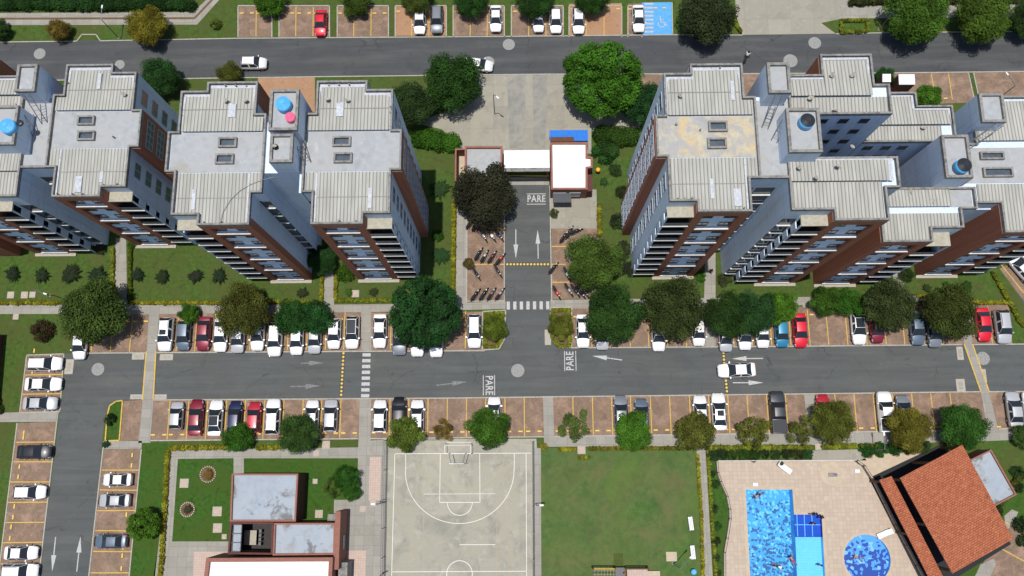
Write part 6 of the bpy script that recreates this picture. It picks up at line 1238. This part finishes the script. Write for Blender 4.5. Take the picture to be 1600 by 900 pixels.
# fences of the court and pool
def fence(px, h, label, n, m='steel', mesh=True):
    P_ = [Vector(G(a, b_)) for a, b_ in px]; r_ = empty('fence', (*P_[0], 0), label=label, cat='fence'); 
    rl = MB(); mh = MB()
    for a, b_ in zip(P_, P_[1:]):
        for z in ([h] if h < 1.5 else [h, h*.5]): rl.tube([(*a, z), (*b_, z)], .035, 6)
        rl.tube([(*a, .12), (*b_, .12)], .03, 6); L_ = (b_-a).length; k = int(L_/.35)
        for i in range(k): p = a.lerp(b_, (i+.5)/k); mh.tube([(*p, .1), (*p, h)], .009, 3)
        kk = max(1, int(L_/n))
        for i in range(kk+1): p = a.lerp(b_, i/kk); MB().tube([(*p, .0), (*p, h+.05)], .045, 6).build('post', M[m], r_)
    rl.build('rail', M[m], r_); mh.build('wire_mesh', M[m], r_)
fence([(604,689),(602,780),(599.5,915)],2.6,'wire fence on the left side of the sports court',3); fence([(832,690),(832.5,790),(833,915)],2.6,'wire fence on the right side of the sports court',3); fence([(604,688),(700,687.5)],1.0,'low fence piece behind the court hoop left end',3); 
fence([(1130,910),(1130,862),(1134,840),(1138.5,810),(1138,795),(1134,775),(1124,752),(1119.5,738),(1118,720)],1.3,'curved dark fence left of the pool deck',2,'rail'); fence([(1120,720),(1334,719)],1.0,'fence along the upper edge of the pool deck',2,'white_metal'); fence([(1334,719),(1346,728),(1362,753),(1396,820),(1446,915)],1.3,'slanting fence between pool deck and pavilion',2,'rail')
pl = [Vector(G(*q)) for q in [(1117,720),(1119,740),(1128,757)]]; 
w_ = MB(); q = [G(*v) for v in [(1348,727),(1364,752),(1398,820),(1449,915)]]
for a, b_ in zip(q, q[1:]): w_.line(a, b_, .28, .01, .5)
tag(w_.build('low_wall', M['sand']), 'pale low wall beside the slanting pool fence', 'wall')
# hoop / goal
x, y = G(717,709); g_ = empty('goal_and_hoop', (x, y, 0), label='grey goal frame with basketball backboard at the upper court end', cat='goal')
f = MB(); xl, xr = x-1.6, x+1.6
f.tube([(xl, y, 0), (xl, y, 2.0), (xr, y, 2.0), (xr, y, 0)], .055, 8); f.tube([(xl, y, 2.0), (xl, y+1.0, 2.0), (xl, y+1.4, 0)], .035, 6); f.tube([(xr, y, 2.0), (xr, y+1.0, 2.0), (xr, y+1.4, 0)], .035, 6); f.tube([(xl, y+1.0, 2.0), (xr, y+1.0, 2.0)], .035, 6); f.tube([(xl, y+1.4, .05), (xr, y+1.4, .05)], .035, 6); f.build('goal_frame', M['white_metal'], g_)
MB().tube([(x-1.0, y, 2.0), (x-1.0, y, 3.0), (x-.7, y-1.2, 3.2)], .045, 6).tube([(x+1.0, y, 2.0), (x+1.0, y, 3.0), (x+.7, y-1.2, 3.2)], .045, 6).build('hoop_arm', M['steel'], g_)
MB().box(x-.9, x+.9, y-1.25, y-1.2, 2.7, 3.75).build('backboard', M['white_metal'], g_); mb = MB(); pts = [(x+.22*cos(2*pi*i/20), y-1.5+.22*sin(2*pi*i/20), 3.0) for i in range(21)]; mb.tube(pts, .015, 5); mb.build('hoop', M['tank_brown'], g_)
# benches
def bench(px, py, rz, label):
    x, y = G(px, py, .4); r_ = empty('park_bench', (x, y, 0), R(rz), label=label, cat='bench', group='white benches in the playground')
    for k in range(3): MB().box(-.8, .8, -.3+k*.17, -.17+k*.17, .42, .46).build('seat_slat', M['white_metal'], r_, wloc=False)
    for k in range(2): MB().box(-.8, .8, .24+k*.03, .27+k*.03, .55+.18*k, .68+.18*k).build('backrest', M['white_metal'], r_, wloc=False)
    for s in (-.65, .65): MB().box(s-.04, s+.04, -.28, .22, 0, .415).build('leg', M['white_metal'], r_, wloc=False)
bench(1079,818,96,'upper one of two white benches beside the field path'); bench(1082,863,94,'lower one of two white benches beside the field path')
x, y = G(1083,893,.5); r_ = empty('litter_bin', (x, y, 0), label='teal litter bin below the white benches', cat='litter bin'); MB().cyl(x, y, .3, .1, 1.0, 16, .33).build('bin_body', M['teal'], r_); MB().cyl(x, y, .34, 1.0, 1.12, 16, .2).build('lid', M['tank_blue'], r_); MB().cyl(x, y, .05, 0, .1, 8).build('foot', M['steel'], r_)
x, y = G(934,267,.5); r_ = empty('round_sign', (x, y, 0), label='yellow ball shaped lamp on the grass right of the gatehouse', cat='garden lamp'); MB().sphere((x, y, .9), .33, 14, 10).build('globe', M['yellow_ball'], r_, smooth=True); MB().cyl(x, y, .06, 0, .65, 8).build('post', M['steel'], r_)
# playground frame
r_ = empty('climbing_frame', (*G(975,885), 0), label='wooden climbing frame with net, platform and slide at the bottom edge', cat='climbing frame')
def wx_(px, py, z=0): return G(px, py, z)
for px, py in ((924.5,885),(958,885),(975,885),(1009,885)):
    x, y = G(px, py); MB().tube([(x, y, 0), (x, y, 2.6)], .09, 8).build('post', M['wood'], r_)
for px, py in ((924.5,925),(958,925),(975,925),(1009,925)):
    x, y = G(px, py); MB().tube([(x, y, 0), (x, y, 2.6)], .09, 8).build('post', M['wood'], r_)
a, b_ = G(924.5,885), G(958,885); MB().tube([(*a, 2.4), (*b_, 2.4)], .08, 8).build('top_beam', M['paint_yellow'], r_); c_, d_ = G(975,885), G(1009,885); MB().tube([(*c_, 2.4), (*d_, 2.4)], .08, 8).build('top_beam', M['wood'], r_)
e_ = G(924.5,925); mb = MB()
for k in range(7): x = a[0]+(b_[0]-a[0])*(k+.5)/7; mb.tube([(x, a[1]-.1, 2.3), (x, e_[1], .4)], .025, 5)
for k in range(6): f = (k+.5)/6; mb.tube([(a[0], a[1]+(e_[1]-a[1])*f, 2.3-1.9*f), (b_[0], a[1]+(e_[1]-a[1])*f, 2.3-1.9*f)], .025, 5)
mb.build('climbing_net', M['cover_light'], r_)
MB().box(b_[0]+.1, c_[0]-.1, e_[1], a[1], 1.2, 1.3).build('platform', M['rail'], r_); MB().box(c_[0]+.1, d_[0]-.1, a[1]-1.6, a[1]-.15, 1.9, 2.0).build('roof_panel', M['pink_paver'], r_); MB().box(d_[0]+.1, d_[0]+1.6, a[1]-1.1, a[1]-.5, .5, .58).build('bench_board', M['sand'], r_)
MB().box(b_[0]+.1, c_[0]-.1, a[1]-.02, a[1]+1.5, .03, .08).build('landing_mat', M['grass'], r_); MB().tube([(c_[0]-.2, a[1]-.6, 1.3), (c_[0]-.2, a[1]-.6, 2.1)], .12, 8).build('red_pole', M['cloth_red'], r_)
# loungers, umbrella stand
def lounger(px, py, rz, label):
    x, y = G(px, py, .3); r_ = empty('sun_lounger', (x, y, .02), R(rz), label=label, cat='sun lounger', group='white sun loungers on the pool deck')
    MB().box(-.95, .45, -.33, .33, .28, .36).build('seat', M['white_metal'], r_, wloc=False, bevel=.02); m_ = MB().add([(.45,-.33,.3),(.45,.33,.3),(1.0,.33,.62),(1.0,-.33,.62),(.45,-.33,.36),(.45,.33,.36),(.97,.33,.68),(.97,-.33,.68)], [(3,2,1,0),(4,5,6,7),(0,1,5,4),(1,2,6,5),(2,3,7,6),(3,0,4,7)]); m_.build('backrest', M['white_metal'], r_, wloc=False)
    for sx in (-.8,.35):
        for sy in (-.28,.28): MB().box(sx-.03, sx+.03, sy-.03, sy+.03, 0, .275).build('leg', M['white_metal'], r_, wloc=False)
lounger(1226,731,-38+180,'white sun lounger with dark towel near the upper deck edge'); lounger(1382,834,22,'white sun lounger between round pool and slanting fence')
x, y = G(1221,724,.5); tag(MB().sphere((x, y, .55), .28, 10, 7, .5).build('towel', M['cloth_dark'], smooth=True), 'dark crumpled towel at the head of the upper lounger', 'towel')
x, y = G(1303,742,.5); r_ = empty('pool_shower', (x, y, .03), label='grey shower stand on the round paving', cat='shower'); MB().obox(x, y, 1.0, .45, .03, .3, .0).build('shower_base', M['steel'], r_, bevel=.05); MB().tube([(x, y, .3), (x, y, 1.9), (x+.35, y, 2.0)], .03, 6).build('pipe', M['chrome'], r_)
for px, py, lb in ((1180,757,'white skimmer lid at the upper left pool corner'),(1339,736,'white box beside the deck corner fence')): x, y = G(px, py); tag(MB().box(x-.3, x+.3, y-.2, y+.2, .045, .16).build('skimmer_box', M['white_metal'], bevel=.02), lb, 'box')
# garden rings, beds
for px, py, r0, lb in ((325,741,.95,'ring of stones round the upper flower bed'),(293,796,.85,'ring of stones round the lower flower bed')):
    c_ = G(px, py); mb = MB(); n = 22
    for i in range(n): a = 2*pi*i/n; mb.sphere((c_[0]+r0*cos(a), c_[1]+r0*sin(a), .06), .11, 6, 5, .7)
    tag(mb.build('stone_ring', M['pink_paver'], smooth=True), lb, 'stone ring'); struct('flower_bed', MB().ring(c_[0], c_[1], .01, r0-.05, .016, 20), M['soil'])
